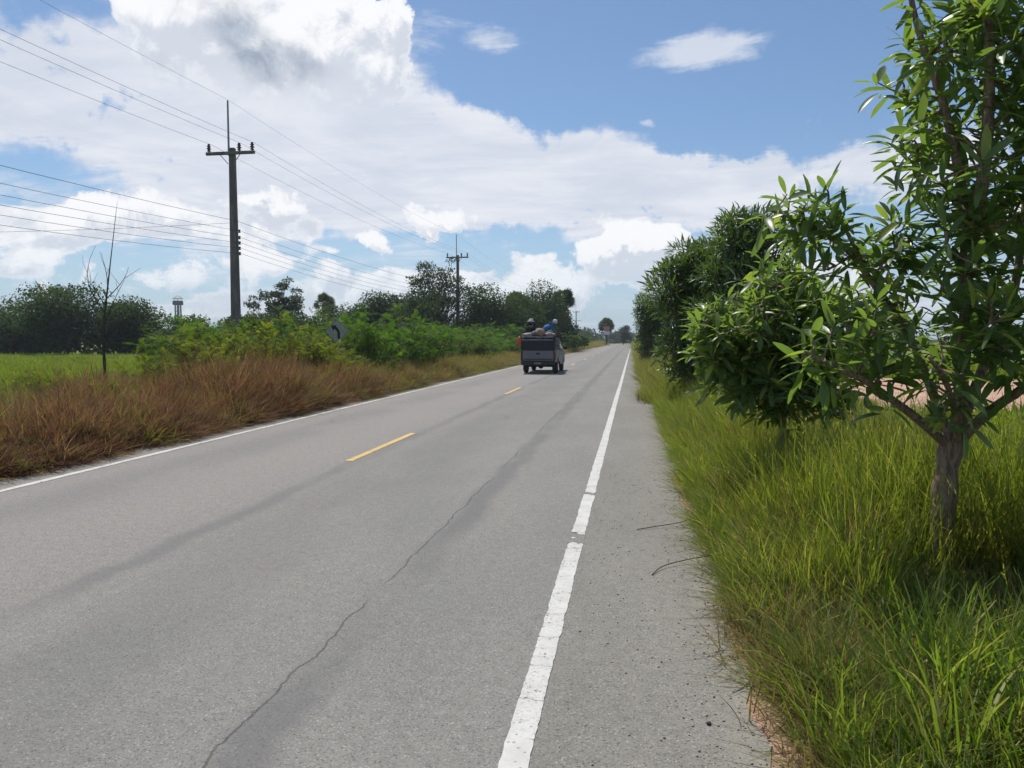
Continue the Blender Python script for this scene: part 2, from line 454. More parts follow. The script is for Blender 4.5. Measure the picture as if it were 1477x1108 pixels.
M_GRASS = leafy('long_grass', (0.055, 0.100, 0.018), (0.155, 0.208, 0.040), (0.42, 0.33, 0.15), 0.45, 0.6, 0.2, (0.40, 0.46, 0.03, 1), 0.78, [(0.55, 0.66, 0.7, (0.22, 0.14, 0.06, 1)), (0.45, 0.36, 0.6, (0.05, 0.12, 0.015, 1))], 1.9)
M_GRASSB = leafy('bright_grass', (0.050, 0.100, 0.014), (0.130, 0.205, 0.030), (0.34, 0.30, 0.12), 0.45, 0.5, 0.25, (0.32, 0.44, 0.03, 1), 0.82, [(0.55, 0.66, 0.6, (0.19, 0.14, 0.05, 1))], 2.2)
M_RICE = leafy('field_grass', (0.070, 0.120, 0.012), (0.130, 0.185, 0.016), (0.24, 0.22, 0.05), 0.45, 0.6, 0.15, (0.34, 0.42, 0.02, 1), 0.88, [(0.54, 0.68, 0.75, (0.14, 0.115, 0.035, 1)), (0.44, 0.34, 0.6, (0.035, 0.085, 0.012, 1))], 0.35)
M_DRY = leafy('dry_brown_grass', (0.060, 0.028, 0.018), (0.205, 0.100, 0.062), (0.42, 0.30, 0.20), 0.32, 0.75, 0.12, (0.36, 0.15, 0.09, 1), 0.84, [(0.55, 0.66, 0.8, (0.075, 0.090, 0.022, 1)), (0.44, 0.34, 0.7, (0.30, 0.19, 0.12, 1)), (0.47, 0.50, 0.35, (0.05, 0.03, 0.02, 1))], 1.5)
M_STRAW = leafy('straw_grass', (0.14, 0.095, 0.040), (0.30, 0.23, 0.11), (0.16, 0.20, 0.05), 0.35, 0.7, 0.2, (0.42, 0.32, 0.12, 1), 0.7)
M_OLIVE = leafy('olive_grass', (0.070, 0.080, 0.018), (0.165, 0.160, 0.038), (0.28, 0.20, 0.09), 0.40, 0.65, 0.15, (0.34, 0.30, 0.06, 1), 0.82, [(0.52, 0.64, 0.8, (0.15, 0.095, 0.05, 1)), (0.46, 0.36, 0.8, (0.05, 0.10, 0.02, 1))], 0.7)


# ------------------------------------------------------------------ helpers
def props(o, label=None, cat=None, group=None, kind=None):
    if label: o['label'] = label
    if cat: o['category'] = cat
    if group: o['group'] = group
    if kind: o['kind'] = kind
    return o


def link(name, me, parent=None):
    o = bpy.data.objects.new(name, me)
    COL.objects.link(o)
    if parent is not None: o.parent = parent
    return o


def thing(name, label, cat, loc=(0, 0, 0), rz=0.0, group=None):
    o = bpy.data.objects.new(name, None)
    COL.objects.link(o)
    o.empty_display_size = 0.2
    o.location = loc
    o.rotation_euler = (0, 0, rz)
    return props(o, label, cat, group)


def copy_tree(o, parent=None):
    c = o.copy()
    COL.objects.link(c)
    c.parent = parent
    for ch in list(o.children):
        copy_tree(ch, c)
    return c


class MB:
    """collects shapes and builds one mesh"""
    def __init__(self):
        self.v = []; self.f = []

    def add(self, vs, fs):
        b = len(self.v)
        self.v += [tuple(q) for q in vs]
        self.f += [tuple(i + b for i in f) for f in fs]
        return self

    def box(self, x0, x1, y0, y1, z0, z1, bev=0.0, taper=None):
        if bev > 0:
            bm = bmesh.new()
            bmesh.ops.create_cube(bm, size=1.0)
            for v in bm.verts:
                v.co = Vector(((x0 + x1) / 2 + v.co.x * (x1 - x0), (y0 + y1) / 2 + v.co.y * (y1 - y0), (z0 + z1) / 2 + v.co.z * (z1 - z0)))
            bmesh.ops.bevel(bm, geom=list(bm.edges), offset=bev, segments=2, affect='EDGES', profile=0.5)
            bm.verts.index_update()
            self.add([v.co[:] for v in bm.verts], [[v.index for v in f.verts] for f in bm.faces])
            bm.free()
            return self
        vs = [(x, y, z) for z in (z0, z1) for y in (y0, y1) for x in (x0, x1)]
        return self.add(vs, [(0, 2, 3, 1), (4, 5, 7, 6), (0, 1, 5, 4), (2, 6, 7, 3), (0, 4, 6, 2), (1, 3, 7, 5)])

    def tube(self, pts, rads, n=8, cap=True):
        pts = [Vector(p) for p in pts]
        if not isinstance(rads, (list, tuple)): rads = [rads] * len(pts)
        vs, fs = [], []
        ref = Vector((0.13, 0.97, 0.21))
        for i, p in enumerate(pts):
            d = (pts[min(i + 1, len(pts) - 1)] - pts[max(i - 1, 0)])
            d = d.normalized() if d.length > 1e-9 else Vector((0, 0, 1))
            a = ref - d * ref.dot(d)
            if a.length < 0.2: a = Vector((1, 0, 0)) - d * d.x
            a.normalize(); b = d.cross(a)
            for k in range(n):
                w = 2 * math.pi * k / n
                vs.append(p + (a * math.cos(w) + b * math.sin(w)) * rads[i])
        for i in range(len(pts) - 1):
            for k in range(n):
                k2 = (k + 1) % n
                fs.append((i * n + k, i * n + k2, (i + 1) * n + k2, (i + 1) * n + k))
        if cap:
            fs.append(tuple(range(n))[::-1]); fs.append(tuple((len(pts) - 1) * n + k for k in range(n)))
        return self.add(vs, fs)

    def lathe(self, prof, c=(0, 0, 0), n=16, axis='Z'):
        vs, fs = [], []
        for (r, h) in prof:
            for k in range(n):
                w = 2 * math.pi * k / n
                a, b = r * math.cos(w), r * math.sin(w)
                p = (a, b, h) if axis == 'Z' else ((h, a, b) if axis == 'X' else (a, h, b))
                vs.append((c[0] + p[0], c[1] + p[1], c[2] + p[2]))
        for i in range(len(prof) - 1):
            for k in range(n):
                k2 = (k + 1) % n
                fs.append((i * n + k, i * n + k2, (i + 1) * n + k2, (i + 1) * n + k))
        fs.append(tuple(range(n))[::-1]); fs.append(tuple((len(prof) - 1) * n + k for k in range(n)))
        return self.add(vs, fs)

    def mesh(self, name, m, smooth=False):
        me = bpy.data.meshes.new(name)
        me.from_pydata(self.v, [], self.f)
        if m: me.materials.append(m)
        if smooth:
            me.polygons.foreach_set('use_smooth', [True] * len(me.polygons))
        me.update()
        return me

    def build(self, name, m, parent=None, smooth=False):
        return link(name, self.mesh(name, m, smooth), parent)


def np_mesh(name, V, F, m, tint=None, smooth=True):
    """V (n,3), F (k,4) quads; tint per vertex"""
    me = bpy.data.meshes.new(name)
    V = np.asarray(V, np.float32); F = np.asarray(F, np.int32)
    k = F.shape[1]
    me.vertices.add(len(V)); me.vertices.foreach_set('co', V.ravel())
    me.loops.add(F.size); me.loops.foreach_set('vertex_index', F.ravel())
    me.polygons.add(len(F))
    me.polygons.foreach_set('loop_start', np.arange(0, F.size, k, dtype=np.int32))
    me.polygons.foreach_set('loop_total', np.full(len(F), k, np.int32))
    if smooth: me.polygons.foreach_set('use_smooth', np.ones(len(F), bool))
    if tint is not None:
        a = me.attributes.new('tint', 'FLOAT', 'POINT')
        a.data.foreach_set('value', np.asarray(tint, np.float32))
    me.materials.append(m)
    me.update(calc_edges=True)
    return me


def frames(D, N):
    """rotation matrices with columns side, direction, normal"""
    D = D / np.linalg.norm(D, axis=1, keepdims=True)
    S = np.cross(D, N); S /= np.maximum(np.linalg.norm(S, axis=1, keepdims=True), 1e-6)
    U = np.cross(S, D)
    return np.stack([S, D, U], axis=2)


def scatter_np(T, TF, pos, M, scale, tint):
    """copies template T (k,3), faces TF to every frame"""
    n, k = len(pos), len(T)
    if np.ndim(scale) == 1: scale = np.repeat(scale[:, None], 3, 1)
    L = T[None, :, :] * scale[:, None, :]
    V = np.einsum('nij,nkj->nki', M, L) + pos[:, None, :]
    F = (TF[None, :, :] + (np.arange(n) * k)[:, None, None]).reshape(-1, TF.shape[1])
    return V.reshape(-1, 3), F, np.repeat(tint, k)


def leaf_template(seg=4, fold=0.25, curl=0.18, w=0.16, obov=0.62):
    """a leaf 1 long, width 2w, quads, folded on its midrib"""
    V, F = [], []
    for i in range(seg + 1):
        u = i / seg
        ww = w * (math.sin(math.pi * min(1, u ** (1.0 / (2 * obov) if obov != 0.5 else 1))) ** 0.55) + 0.006
        if i in (0, seg): ww = 0.012 if i == 0 else w * 0.22
        z = -curl * u * u
        V += [(-ww, u, z + ww * fold), (0, u, z), (ww, u, z + ww * fold)]
    for i in range(seg):
        a = i * 3
        F += [(a, a + 1, a + 4, a + 3), (a + 1, a + 2, a + 5, a + 4)]
    return np.array(V, float), np.array(F, int)


QUAD_LEAF = (np.array([(-0.5, 0, 0), (0.5, 0, 0), (0.42, 1, -0.12), (-0.42, 1, -0.12)], float), np.array([(0, 1, 2, 3)], int))
DIA_LEAF = (np.array([(0, 0, 0), (0.5, 0.45, 0.08), (0, 1, -0.1), (-0.5, 0.45, 0.08)], float), np.array([(0, 1, 2, 3)], int))


def rand_unit(rng, n):
    v = rng.normal(size=(n, 3))
    return v / np.linalg.norm(v, axis=1, keepdims=True)


# ------------------------------------------------------------------ scatter by geometry nodes (grass and ground cover only)
def scatter(name, label, cat, P, rot, scl, protos, vi=None, seed=1):
    """one object of uncountable tufts: every point carries one of the protos"""
    rng = np.random.default_rng(seed)
    n = len(P)
    me = bpy.data.meshes.new(name)
    me.vertices.add(n); me.vertices.foreach_set('co', np.asarray(P, np.float32).ravel())
    for an, ty, dat, key in (('rot', 'FLOAT_VECTOR', rot, 'vector'), ('scl', 'FLOAT_VECTOR', scl, 'vector')):
        a = me.attributes.new(an, ty, 'POINT'); a.data.foreach_set(key, np.asarray(dat, np.float32).ravel())
    a = me.attributes.new('vi', 'INT', 'POINT')
    a.data.foreach_set('value', np.asarray(vi if vi is not None else rng.integers(0, len(protos), n), np.int32))
    o = link(name, me)
    props(o, label, cat, None, 'stuff')
    g = bpy.data.node_groups.new(name + '_scatter', 'GeometryNodeTree')
    g.interface.new_socket('Geometry', in_out='INPUT', socket_type='NodeSocketGeometry')
    g.interface.new_socket('Geometry', in_out='OUTPUT', socket_type='NodeSocketGeometry')
    gi = g.nodes.new('NodeGroupInput'); go = g.nodes.new('NodeGroupOutput')
    iop = g.nodes.new('GeometryNodeInstanceOnPoints')
    m2p = g.nodes.new('GeometryNodeMeshToPoints')
    join = g.nodes.new('GeometryNodeJoinGeometry')
    for po in reversed(protos):
        oi = g.nodes.new('GeometryNodeObjectInfo'); oi.inputs['Object'].default_value = po
        oi.inputs['As Instance'].default_value = True
        g.links.new(oi.outputs['Geometry'], join.inputs[0])

    def na(nm, ty):
        q = g.nodes.new('GeometryNodeInputNamedAttribute'); q.data_type = ty; q.inputs[0].default_value = nm
        return q.outputs[0]
    e2r = g.nodes.new('FunctionNodeEulerToRotation')
    g.links.new(na('rot', 'FLOAT_VECTOR'), e2r.inputs[0])
    g.links.new(gi.outputs[0], m2p.inputs[0])
    g.links.new(m2p.outputs[0], iop.inputs['Points'])
    g.links.new(join.outputs[0], iop.inputs['Instance'])
    iop.inputs['Pick Instance'].default_value = True
    g.links.new(na('vi', 'INT'), iop.inputs['Instance Index'])
    g.links.new(e2r.outputs[0], iop.inputs['Rotation'])
    g.links.new(na('scl', 'FLOAT_VECTOR'), iop.inputs['Scale'])
    g.links.new(iop.outputs[0], go.inputs[0])
    md = o.modifiers.new('scatter', 'NODES'); md.node_group = g
    return o


def tuft(name, m, n=34, h=1.0, spread=0.16, wid=0.006, bend=0.45, lean=(0, 0), seed=0, seg=4, hvar=0.45, seeds=0, heads=None):
    """a grass tuft: tapering bent blades, as one mesh used by scatter()"""
    rng = np.random.default_rng(seed)
    V, F, T = [], [], []
    for i in range(n):
        a = rng.uniform(0, 2 * math.pi); r = spread * math.sqrt(rng.uniform())
        bx, by = r * math.cos(a), r * math.sin(a)
        ang = a + rng.normal() * 0.8
        hh = h * (1 - hvar * rng.uniform())
        bd = bend * rng.uniform(0.25, 1.3)
        dx, dy = math.cos(ang), math.sin(ang)
        w = wid * rng.uniform(0.7, 1.4)
        sx, sy = -dy * w, dx * w
        ti = rng.uniform(0, 1)
        b0 = len(V)
        for k in range(seg + 1):
            u = k / seg
            out = bd * hh * (0.25 * u + 0.75 * u * u)
            z = hh * (u - 0.30 * bd * u * u * u)
            px = bx + dx * out + lean[0] * u * u * hh; py = by + dy * out + lean[1] * u * u * hh
            ww = (1 - u) ** 0.6 if k < seg else 0.12
            V += [(px - sx * ww, py - sy * ww, z), (px + sx * ww, py + sy * ww, z)]
            T += [ti, ti]
        for k in range(seg):
            q = b0 + 2 * k
            F.append((q, q + 1, q + 3, q + 2))
        if i < seeds:      # a loose seed head near the tip
            tip = np.array([px, py, z])
            for s in range(7):
                d = np.array([dx * 0.5 + rng.normal() * 0.5, dy * 0.5 + rng.normal() * 0.5, 1.0 + rng.normal() * 0.3]); d /= np.linalg.norm(d)
                p0 = tip - np.array([dx, dy, 1.2]) * 0.02 * s * h
                L = 0.045 * h; q = len(V)
                sd_ = np.array([-d[1], d[0], 0]) * 0.0035
                V += [tuple(p0 - sd_), tuple(p0 + sd_), tuple(p0 + d * L + sd_ * 0.3), tuple(p0 + d * L - sd_ * 0.3)]
                T += [0.6] * 4
                F.append((q, q + 1, q + 2, q + 3))
    me = np_mesh(name, V, F, m, T)
    return bpy.data.objects.new(name, me)       # never linked: only the scatter uses it


# ------------------------------------------------------------------ ground, road
def sheet(name, pts, z, m, parent=None):
    mb = MB(); mb.add([(x, y, z) for x, y in pts], [tuple(range(len(pts)))])
    return mb.build(name, m, parent)


g = MB(); g.add([(-3000, -400, -0.05), (3000, -400, -0.05), (3000, 4500, -0.05), (-3000, 4500, -0.05)], [(0, 1, 2, 3)])
props(g.build('ground', M_SOIL), kind='structure')
f = sheet('field_left', [(-400, -60), (-11.5, -60), (-11.5, 150), (-60, 220), (-400, 260)], -0.035, M_FIELD)
props(f, kind='structure')
f = sheet('field_right', [(3.6, -40), (400, -40), (400, 300), (20, 300), (3.6, 60)], -0.035, M_FIELD)
props(f, kind='structure')

rngp = random.Random(4)


def ragged(pts, step, amp, seed=1):
    rr = random.Random(seed); out = []
    for i in range(len(pts)):
        a = Vector(pts[i]); b = Vector(pts[(i + 1) % len(pts)])
        n = max(1, int((b - a).length / step)); nrm = Vector((-(b - a).y, (b - a).x)).normalized()
        for k in range(n):
            p = a.lerp(b, k / n) + nrm * rr.uniform(-amp, amp)
            out.append((p.x, p.y))
    return out


dirt = sheet('dirt_track', ragged([(4.1, 17.4), (5.6, 16.9), (9, 17.6), (30, 19), (70, 24), (70, 40), (30, 36), (15, 33.6), (9.5, 35.0), (7.6, 34.6), (5.4, 26)], 0.7, 0.16), -0.022, M_SAND)
props(dirt, kind='structure')


def centreline(s):
    """road axis: straight to 205 m, then bending left"""
    if s < 205: return Vector((0, s)), Vector((0, 1))
    r = 170.0; a = (s - 205) / r
    return Vector((-r + r * math.cos(a), 205 + r * math.sin(a))), Vector((-math.sin(a), math.cos(a)))


def ribbon(name, s0, s1, x0, x1, z, m, parent=None, step=4.0, jit=0.0, seed=1, thick=0.0, bend0=190):
    rr = random.Random(seed)
    ss = []; s = s0
    while s < s1:
        ss.append(s); s += step if s < bend0 else 6.0
    ss.append(s1)
    V, F = [], []
    dl = dr = 0
    for i, s in enumerate(ss):
        c, d = centreline(s)
        nrm = Vector((d.y, -d.x))
        dl = dl * 0.6 + rr.uniform(-jit, jit); dr = dr * 0.6 + rr.uniform(-jit, jit)
        a = c + nrm * (x0 + dl); b = c + nrm * (x1 + dr)
        V += [(a.x, a.y, z), (b.x, b.y, z)]
        if thick: V += [(a.x, a.y, z - thick), (b.x, b.y, z - thick)]
    k = 4 if thick else 2
    for i in range(len(ss) - 1):
        q = i * k
        F.append((q, q + 1, q + k + 1, q + k))
        if thick:
            F += [(q + 1, q + 3, q + k + 3, q + k + 1), (q + 2, q, q + k, q + k + 2)]
    if thick:
        F += [(0, 2, 3, 1), (len(V) - 4, len(V) - 3, len(V) - 1, len(V) - 2)]
    mb = MB(); mb.add(V, F)
    return mb.build(name, m, parent)


road = ribbon('road', -40, 420, -7.12, -0.38, 0.0, M_ASPH, step=4)
props(road, kind='structure')
sh = ribbon('road_shoulder', -40, 420, -0.38, 0.62, 0.0, M_SHOULD, step=0.18, jit=0.0, bend0=40)
# ragged outer edge of the pavement, broken by soil
rr = random.Random(9)
w = 0.0
for i, v in enumerate(sh.data.vertices):
    if v.co.x > 0.3 and v.co.y < 60:
        w = w * 0.75 + rr.uniform(-0.045, 0.045)
        v.co.x += w + 0.05 * math.sin(v.co.y * 1.3) + (0.03 if v.co.y < 5 else -0.05)
    if i % 2 == 1 and v.co.y > 30: v.co.x -= min(0.25, (v.co.y - 30) * 0.01)
props(sh, kind='structure')
ls = ribbon('road_shoulder', -40, 420, -7.62, -7.12, 0.0, M_SHOULD, step=0.3, jit=0.05, bend0=40)
for i, v in enumerate(ls.data.vertices):
    if i % 2 == 1 and v.co.y < 200: v.co.x = -7.12
props(ls, kind='structure')
sand = ribbon('sandy_verge', -10, 60, 0.50, 1.12, -0.010, M_SAND, step=0.25, jit=0.08, bend0=60)
props(sand, kind='structure')

for a, b in ((-40, 6.16), (6.53, 8.12), (8.26, 420)):
    s = max(a, -40)
    if a < 0:
        ribbon('edge_line', a, 1.0, -0.515, -0.395, 0.006, M_WHITE, road, thick=0.006)
        ribbon('edge_line', 1.0, b, -0.515, -0.395, 0.006, M_WHITE, road, step=0.035, jit=0.004, seed=3, thick=0.006)
    elif b > 100:
        ribbon('edge_line', a, 26, -0.51, -0.395, 0.006, M_WHITE, road, step=0.05, jit=0.004, seed=5, thick=0.006)
        ribbon('edge_line', 26, b, -0.50, -0.39, 0.006, M_WHITE, road, thick=0.006)
    else:
        ribbon('edge_line', a, b, -0.515, -0.395, 0.006, M_WHITE, road, step=0.035, jit=0.005, seed=4, thick=0.006)
ribbon('edge_line', -40, 30, -6.98, -6.88, 0.006, M_WHITE, road, step=0.12, jit=0.006, seed=6, thick=0.006)
ribbon('edge_line', 30, 420, -6.97, -6.87, 0.006, M_WHITE, road, thick=0.006)
# a grey worn scab of old filler where the line is missing
ribbon('filler_patch', 6.2, 6.5, -0.52, -0.39, 0.003, mat('dark_filler', (0.14, 0.14, 0.135), 0.9, 0, 0.3, f_asphalt), road, step=0.04, jit=0.012, seed=8)
for (a_, b_, x0_, x1_) in ((6.16, 6.20, -0.505, -0.44), (6.17, 6.19, -0.43, -0.40), (6.47, 6.53, -0.46, -0.40), (8.12, 8.17, -0.51, -0.45), (8.22, 8.26, -0.44, -0.40), (6.33, 6.37, -0.50, -0.47)):
    ribbon('paint_remnant', a_, b_, x0_, x1_, 0.0045, M_WHITE, road, step=0.012, jit=0.006, seed=int(a_ * 100), thick=0.004)
s = -15.6
while s < 300:
    ribbon('centre_dash', s, s + 3.1, -3.93 if s < 15 else -3.88, -3.82 if s < 15 else -3.77, 0.006, M_YELLOW, road, step=0.1 if s < 40 else 1.0, jit=0.003 if s < 40 else 0, seed=int(s) + 50, thick=0.006)
    s += 12.75 if s < 20 else 12.4

# ------------------------------------------------------------------ trees
LEAF_T, LEAF_F = leaf_template(5, 0.28, 0.20, 0.112, 0.44)
NARR_T, NARR_F = leaf_template(3, 0.3, 0.22, 0.075, 0.5)


def curve_pts(a, b, n, sag, rng):
    a = np.array(a, float); b = np.array(b, float)
    out = []
    o = rng.normal(size=3) * sag * np.linalg.norm(b - a)
    for i in range(n + 1):
        u = i / n
        out.append(a + (b - a) * u + o * math.sin(math.pi * u))
    return out


def resample(pts, step):
    out = []
    for a, b in zip(pts[:-1], pts[1:]):
        a = np.array(a, float); b = np.array(b, float)
        n = max(1, int(np.linalg.norm(b - a) / step))
        out += [a + (b - a) * k / n for k in range(n)]
    out.append(np.array(pts[-1], float))
    return out


def smooth_path(pts, it=2):
    pts = [np.array(p, float) for p in pts]
    for _ in range(it):
        q = [pts[0]]
        for a, b in zip(pts[:-1], pts[1:]):
            q += [a * 0.75 + b * 0.25, a * 0.25 + b * 0.75]
        q.append(pts[-1]); pts = q
    return pts


def broadleaf_tree(name, label, base, limbs, volumes, n_clusters, leaf_len, seed, n_parts=300, per=(8, 12), thin_top=None, loose=None):
    """trunk and limbs given as polylines with radii; leafy twig tips fill the volumes"""
    rng = np.random.default_rng(seed)
    root = thing(name, label, 'tree', base)
    B = np.array(base, float)
    nodes = []
    tb = MB(); bb = MB()
    for j, (pts, r0, r1) in enumerate(limbs):
        sp = smooth_path(pts, 2)
        rr_ = [r0 + (r1 - r0) * i / (len(sp) - 1) for i in range(len(sp))]
        if j == 0:
            rr_ = [q * (1 + 0.10 * math.sin(i * 1.7) + 0.05 * rng.normal()) for i, q in enumerate(rr_)]
            rr_[0] *= 1.35; rr_[1] *= 1.15
        (tb if j == 0 else bb).tube([p - B for p in sp], rr_, 14 if j == 0 else 8)
        if j > 0:
            for p in resample([tuple(p) for p in sp], 0.10)[2:]: nodes.append(p)
    tb.build('trunk', M_BARK, root, True)
    # twig tips
    W = np.array([v[1] ** 2.3 for v in volumes]); W = W / W.sum()
    tips = []
    nodes = [np.array(p) for p in nodes]
    while len(tips) < n_clusters:
        v = volumes[rng.choice(len(volumes), p=W)]
        p = np.array(v[0]) + rand_unit(rng, 1)[0] * v[1] * (rng.uniform() ** 0.42) * np.array([1, 1, 0.95])
        tips.append(p)
    tips.sort(key=lambda p: min(np.linalg.norm(p - q) for q in nodes[::4]))
    Lp, Ld, Ln, Ls, Lt = [], [], [], [], []
    kept = []
    for p in tips:
        d = np.array([np.linalg.norm(p - q) + 0.25 * max(0.0, q[2] - p[2]) for q in nodes])
        k = int(d.argmin())
        q = nodes[k]
        if d[k] > 0.75 or d[k] < 0.04: continue
        kept.append(p)
        cp = curve_pts(q, p, 4, 0.12, rng)
        bb.tube([c - B for c in cp], [0.010, 0.008, 0.0065, 0.005, 0.004], 5, False)
        if d[k] > 0.2:
            nodes.append(cp[2]); nodes.append(cp[3])
        ax = cp[-1] - cp[-2]; ax = ax / np.linalg.norm(ax)
        ax = ax * 0.6 + np.array([0, 0, 0.75]); ax /= np.linalg.norm(ax)
        t1 = np.cross(ax, [0.3, 0.9, 0.1]); t1 /= np.linalg.norm(t1); t2 = np.cross(ax, t1)
        n = rng.integers(*per)
        young = rng.uniform() < 0.12
        ph = rng.uniform(0, 6.28)
        for i in range(n):
            a = ph + i * 2.4
            u = i / n
            tilt = R(rng.uniform(18, 45) if young else (95 - 62 * u + rng.normal() * 14))
            dd = ax * math.cos(tilt) + (t1 * math.cos(a) + t2 * math.sin(a)) * math.sin(tilt)
            dd = dd + np.array([0, 0, -0.12 - 0.45 * (1 - u) * rng.uniform()])
            st = p - ax * (1 - u) * leaf_len * 0.55 + dd * 0.015
            Lp.append(st); Ld.append(dd)
            nn = np.array([0, 0, 1.0]) + rng.normal(size=3) * 0.55 + ax * 0.4
            Ln.append(nn)
            s = leaf_len * rng.uniform(0.50, 1.12) * (0.75 if young else 1.0)
            Ls.append((s * rng.uniform(0.85, 1.2), s, s * rng.uniform(0.4, 1.7)))
            Lt.append(rng.uniform(0.86, 1.0) if young and rng.uniform() < 0.6 else rng.uniform(0.0, 0.86))
    if loose:      # single drooping leaves given by hand
        for (p, dd, s) in loose:
            Lp.append(np.array(p)); Ld.append(np.array(dd)); Ln.append(np.array([0.1, -1, 0.2])); Ls.append((s, s, s)); Lt.append(0.3)
    bb.build('branches', M_BARK, root, True)
    Lp = np.array(Lp); Ld = np.array(Ld); Ln = np.array(Ln); Ls = np.array(Ls); Lt = np.array(Lt)
    Mx = frames(Ld, Ln)
    # the leaves that show largest are parts of their own
    rel = Lp - np.array([0, 0, 1.7])
    fwd = np.array([-0.158, 0.985, -0.06])
    depth = rel @ fwd
    lat = (rel @ np.array([0.987, 0.158, 0])) / depth
    vert = (rel[:, 2]) / depth
    score = Ls[:, 1] / depth
    score[(lat > 0.69) | (vert > 0.46)] = -1
    order = np.argsort(-score)
    big = order[:n_parts]; rest = order[n_parts:]
    protos = []
    for i in range(8):
        me = np_mesh('leaf', LEAF_T, LEAF_F, M_LEAF, np.full(len(LEAF_T), [0.05, 0.2, 0.35, 0.5, 0.62, 0.74, 0.82, 0.95][i]))
        protos.append(me)
    for i in big:
        k = 7 if Lt[i] > 0.86 else int(Lt[i] / 0.86 * 7)
        o = link('leaf', protos[k], root)
        R3 = Matrix(Mx[i].tolist())
        mw = R3.to_4x4() @ Matrix.Diagonal((*Ls[i], 1))
        mw.translation = Vector(Lp[i] - B)
        o.matrix_basis = mw
    V, F, T = scatter_np(LEAF_T, LEAF_F, Lp[rest] - B, Mx[rest], Ls[rest], Lt[rest])
    o = link('foliage', np_mesh('foliage', V, F, M_LEAF, T), root)
    o['kind'] = 'stuff'
    return root


near_limbs = [
    ([(1.93, 5.15, -0.1), (1.95, 5.15, 0.2), (1.965, 5.15, 0.5), (1.975, 5.15, 0.85), (2.02, 5.15, 1.13)], 0.072, 0.068),
    ([(2.0, 5.15, 1.0), (1.75, 5.0, 1.2), (1.57, 4.9, 1.32), (1.36, 4.8, 1.46), (1.16, 4.7, 1.53), (0.98, 4.6, 1.62)], 0.032, 0.011),
    ([(2.0, 5.15, 1.02), (1.93, 5.3, 1.37), (1.81, 5.4, 1.74), (1.55, 5.4, 2.11), (1.39, 5.4, 2.33), (1.09, 5.4, 2.48), (0.88, 5.3, 2.56)], 0.034, 0.009),
    ([(1.55, 5.4, 2.11), (1.45, 5.5, 2.40), (1.33, 5.6, 2.64)], 0.018, 0.008),
    ([(2.02, 5.15, 1.0), (2.04, 5.1, 1.56), (2.04, 5.1, 2.17), (2.02, 5.2, 2.73), (1.90, 5.2, 3.2), (1.74, 5.2, 3.62), (1.66, 5.2, 4.0)], 0.048, 0.012),
    ([(2.04, 5.1, 2.17), (2.08, 5.0, 2.69), (2.13, 5.1, 3.33), (2.13, 5.2, 4.03), (2.17, 5.2, 4.6), (2.2, 5.2, 5.1)], 0.045, 0.010),
    ([(2.03, 5.15, 1.03), (2.16, 5.0, 1.27), (2.28, 4.8, 1.43), (2.44, 4.7, 1.73), (2.52, 4.7, 2.23), (2.6, 4.6, 2.8)], 0.038, 0.012),
    ([(2.04, 5.15, 1.1), (2.32, 5.4, 1.65), (2.49, 5.5, 1.93), (2.59, 5.6, 2.57), (2.64, 5.7, 3.51), (2.65, 5.7, 4.32), (2.7, 5.7, 4.9)], 0.038, 0.010),
    ([(2.02, 5.1, 1.05), (1.88, 4.85, 1.36), (1.72, 4.6, 1.50), (1.6, 4.45, 1.60)], 0.022, 0.008),
]
near_vol = [((1.66, 4.62, 1.50), 0.26), ((1.98, 5.0, 1.96), 0.58), ((2.04, 5.1, 2.8), 0.56), ((2.05, 5.2, 3.54), 0.62), ((2.51, 5.1, 2.49), 0.8),
            ((2.45, 5.1, 3.4), 0.8), ((2.3, 5.2, 4.4), 0.8), ((1.22, 5.4, 2.42), 0.30), ((1.62, 5.4, 2.25), 0.36), ((1.02, 5.35, 2.50), 0.22), ((1.40, 4.95, 1.82), 0.28), ((2.25, 4.8, 1.62), 0.35), ((1.9, 4.75, 1.55), 0.3),
            ((1.30, 5.4, 2.55), 0.25), ((1.38, 4.85, 1.52), 0.22), ((1.12, 4.7, 1.62), 0.22), ((1.80, 4.72, 1.32), 0.20), ((2.05, 4.85, 1.35), 0.22)]
broadleaf_tree('broadleaf_tree', 'young broadleaf tree with forked pale trunk and long oblong leaves, nearest to the camera', (1.93, 5.15, -0.05), near_limbs, near_vol, 520, 0.195, 11,
               loose=[((1.13, 4.7, 1.42), (-0.5, 0, -0.9), 0.15), ((1.14, 4.7, 1.41), (-0.08, 0, -1.0), 0.17), ((1.16, 4.7, 1.42), (0.22, 0, -1.0), 0.14), ((1.33, 4.75, 1.40), (-0.35, 0, -0.9), 0.13)])
t2_limbs = [
    ([(1.53, 8.0, -0.1), (1.53, 8.0, 0.3), (1.52, 8.0, 0.7), (1.50, 8.0, 1.05)], 0.045, 0.038),
    ([(1.50, 8.0, 0.95), (1.46, 8.0, 1.4), (1.42, 8.0, 1.8), (1.4, 8.0, 2.3)], 0.030, 0.010),
    ([(1.50, 8.0, 1.0), (1.2, 7.8, 1.4), (0.97, 7.7, 1.7), (0.72, 7.6, 1.85)], 0.024, 0.008),
    ([(1.50, 8.0, 0.95), (1.69, 8.2, 1.4), (1.9, 8.3, 1.8), (2.2, 8.3, 2.0)], 0.024, 0.008),
    ([(1.47, 8.0, 1.3), (1.3, 7.6, 1.7), (1.2, 7.4, 2.1)], 0.016, 0.007),
]
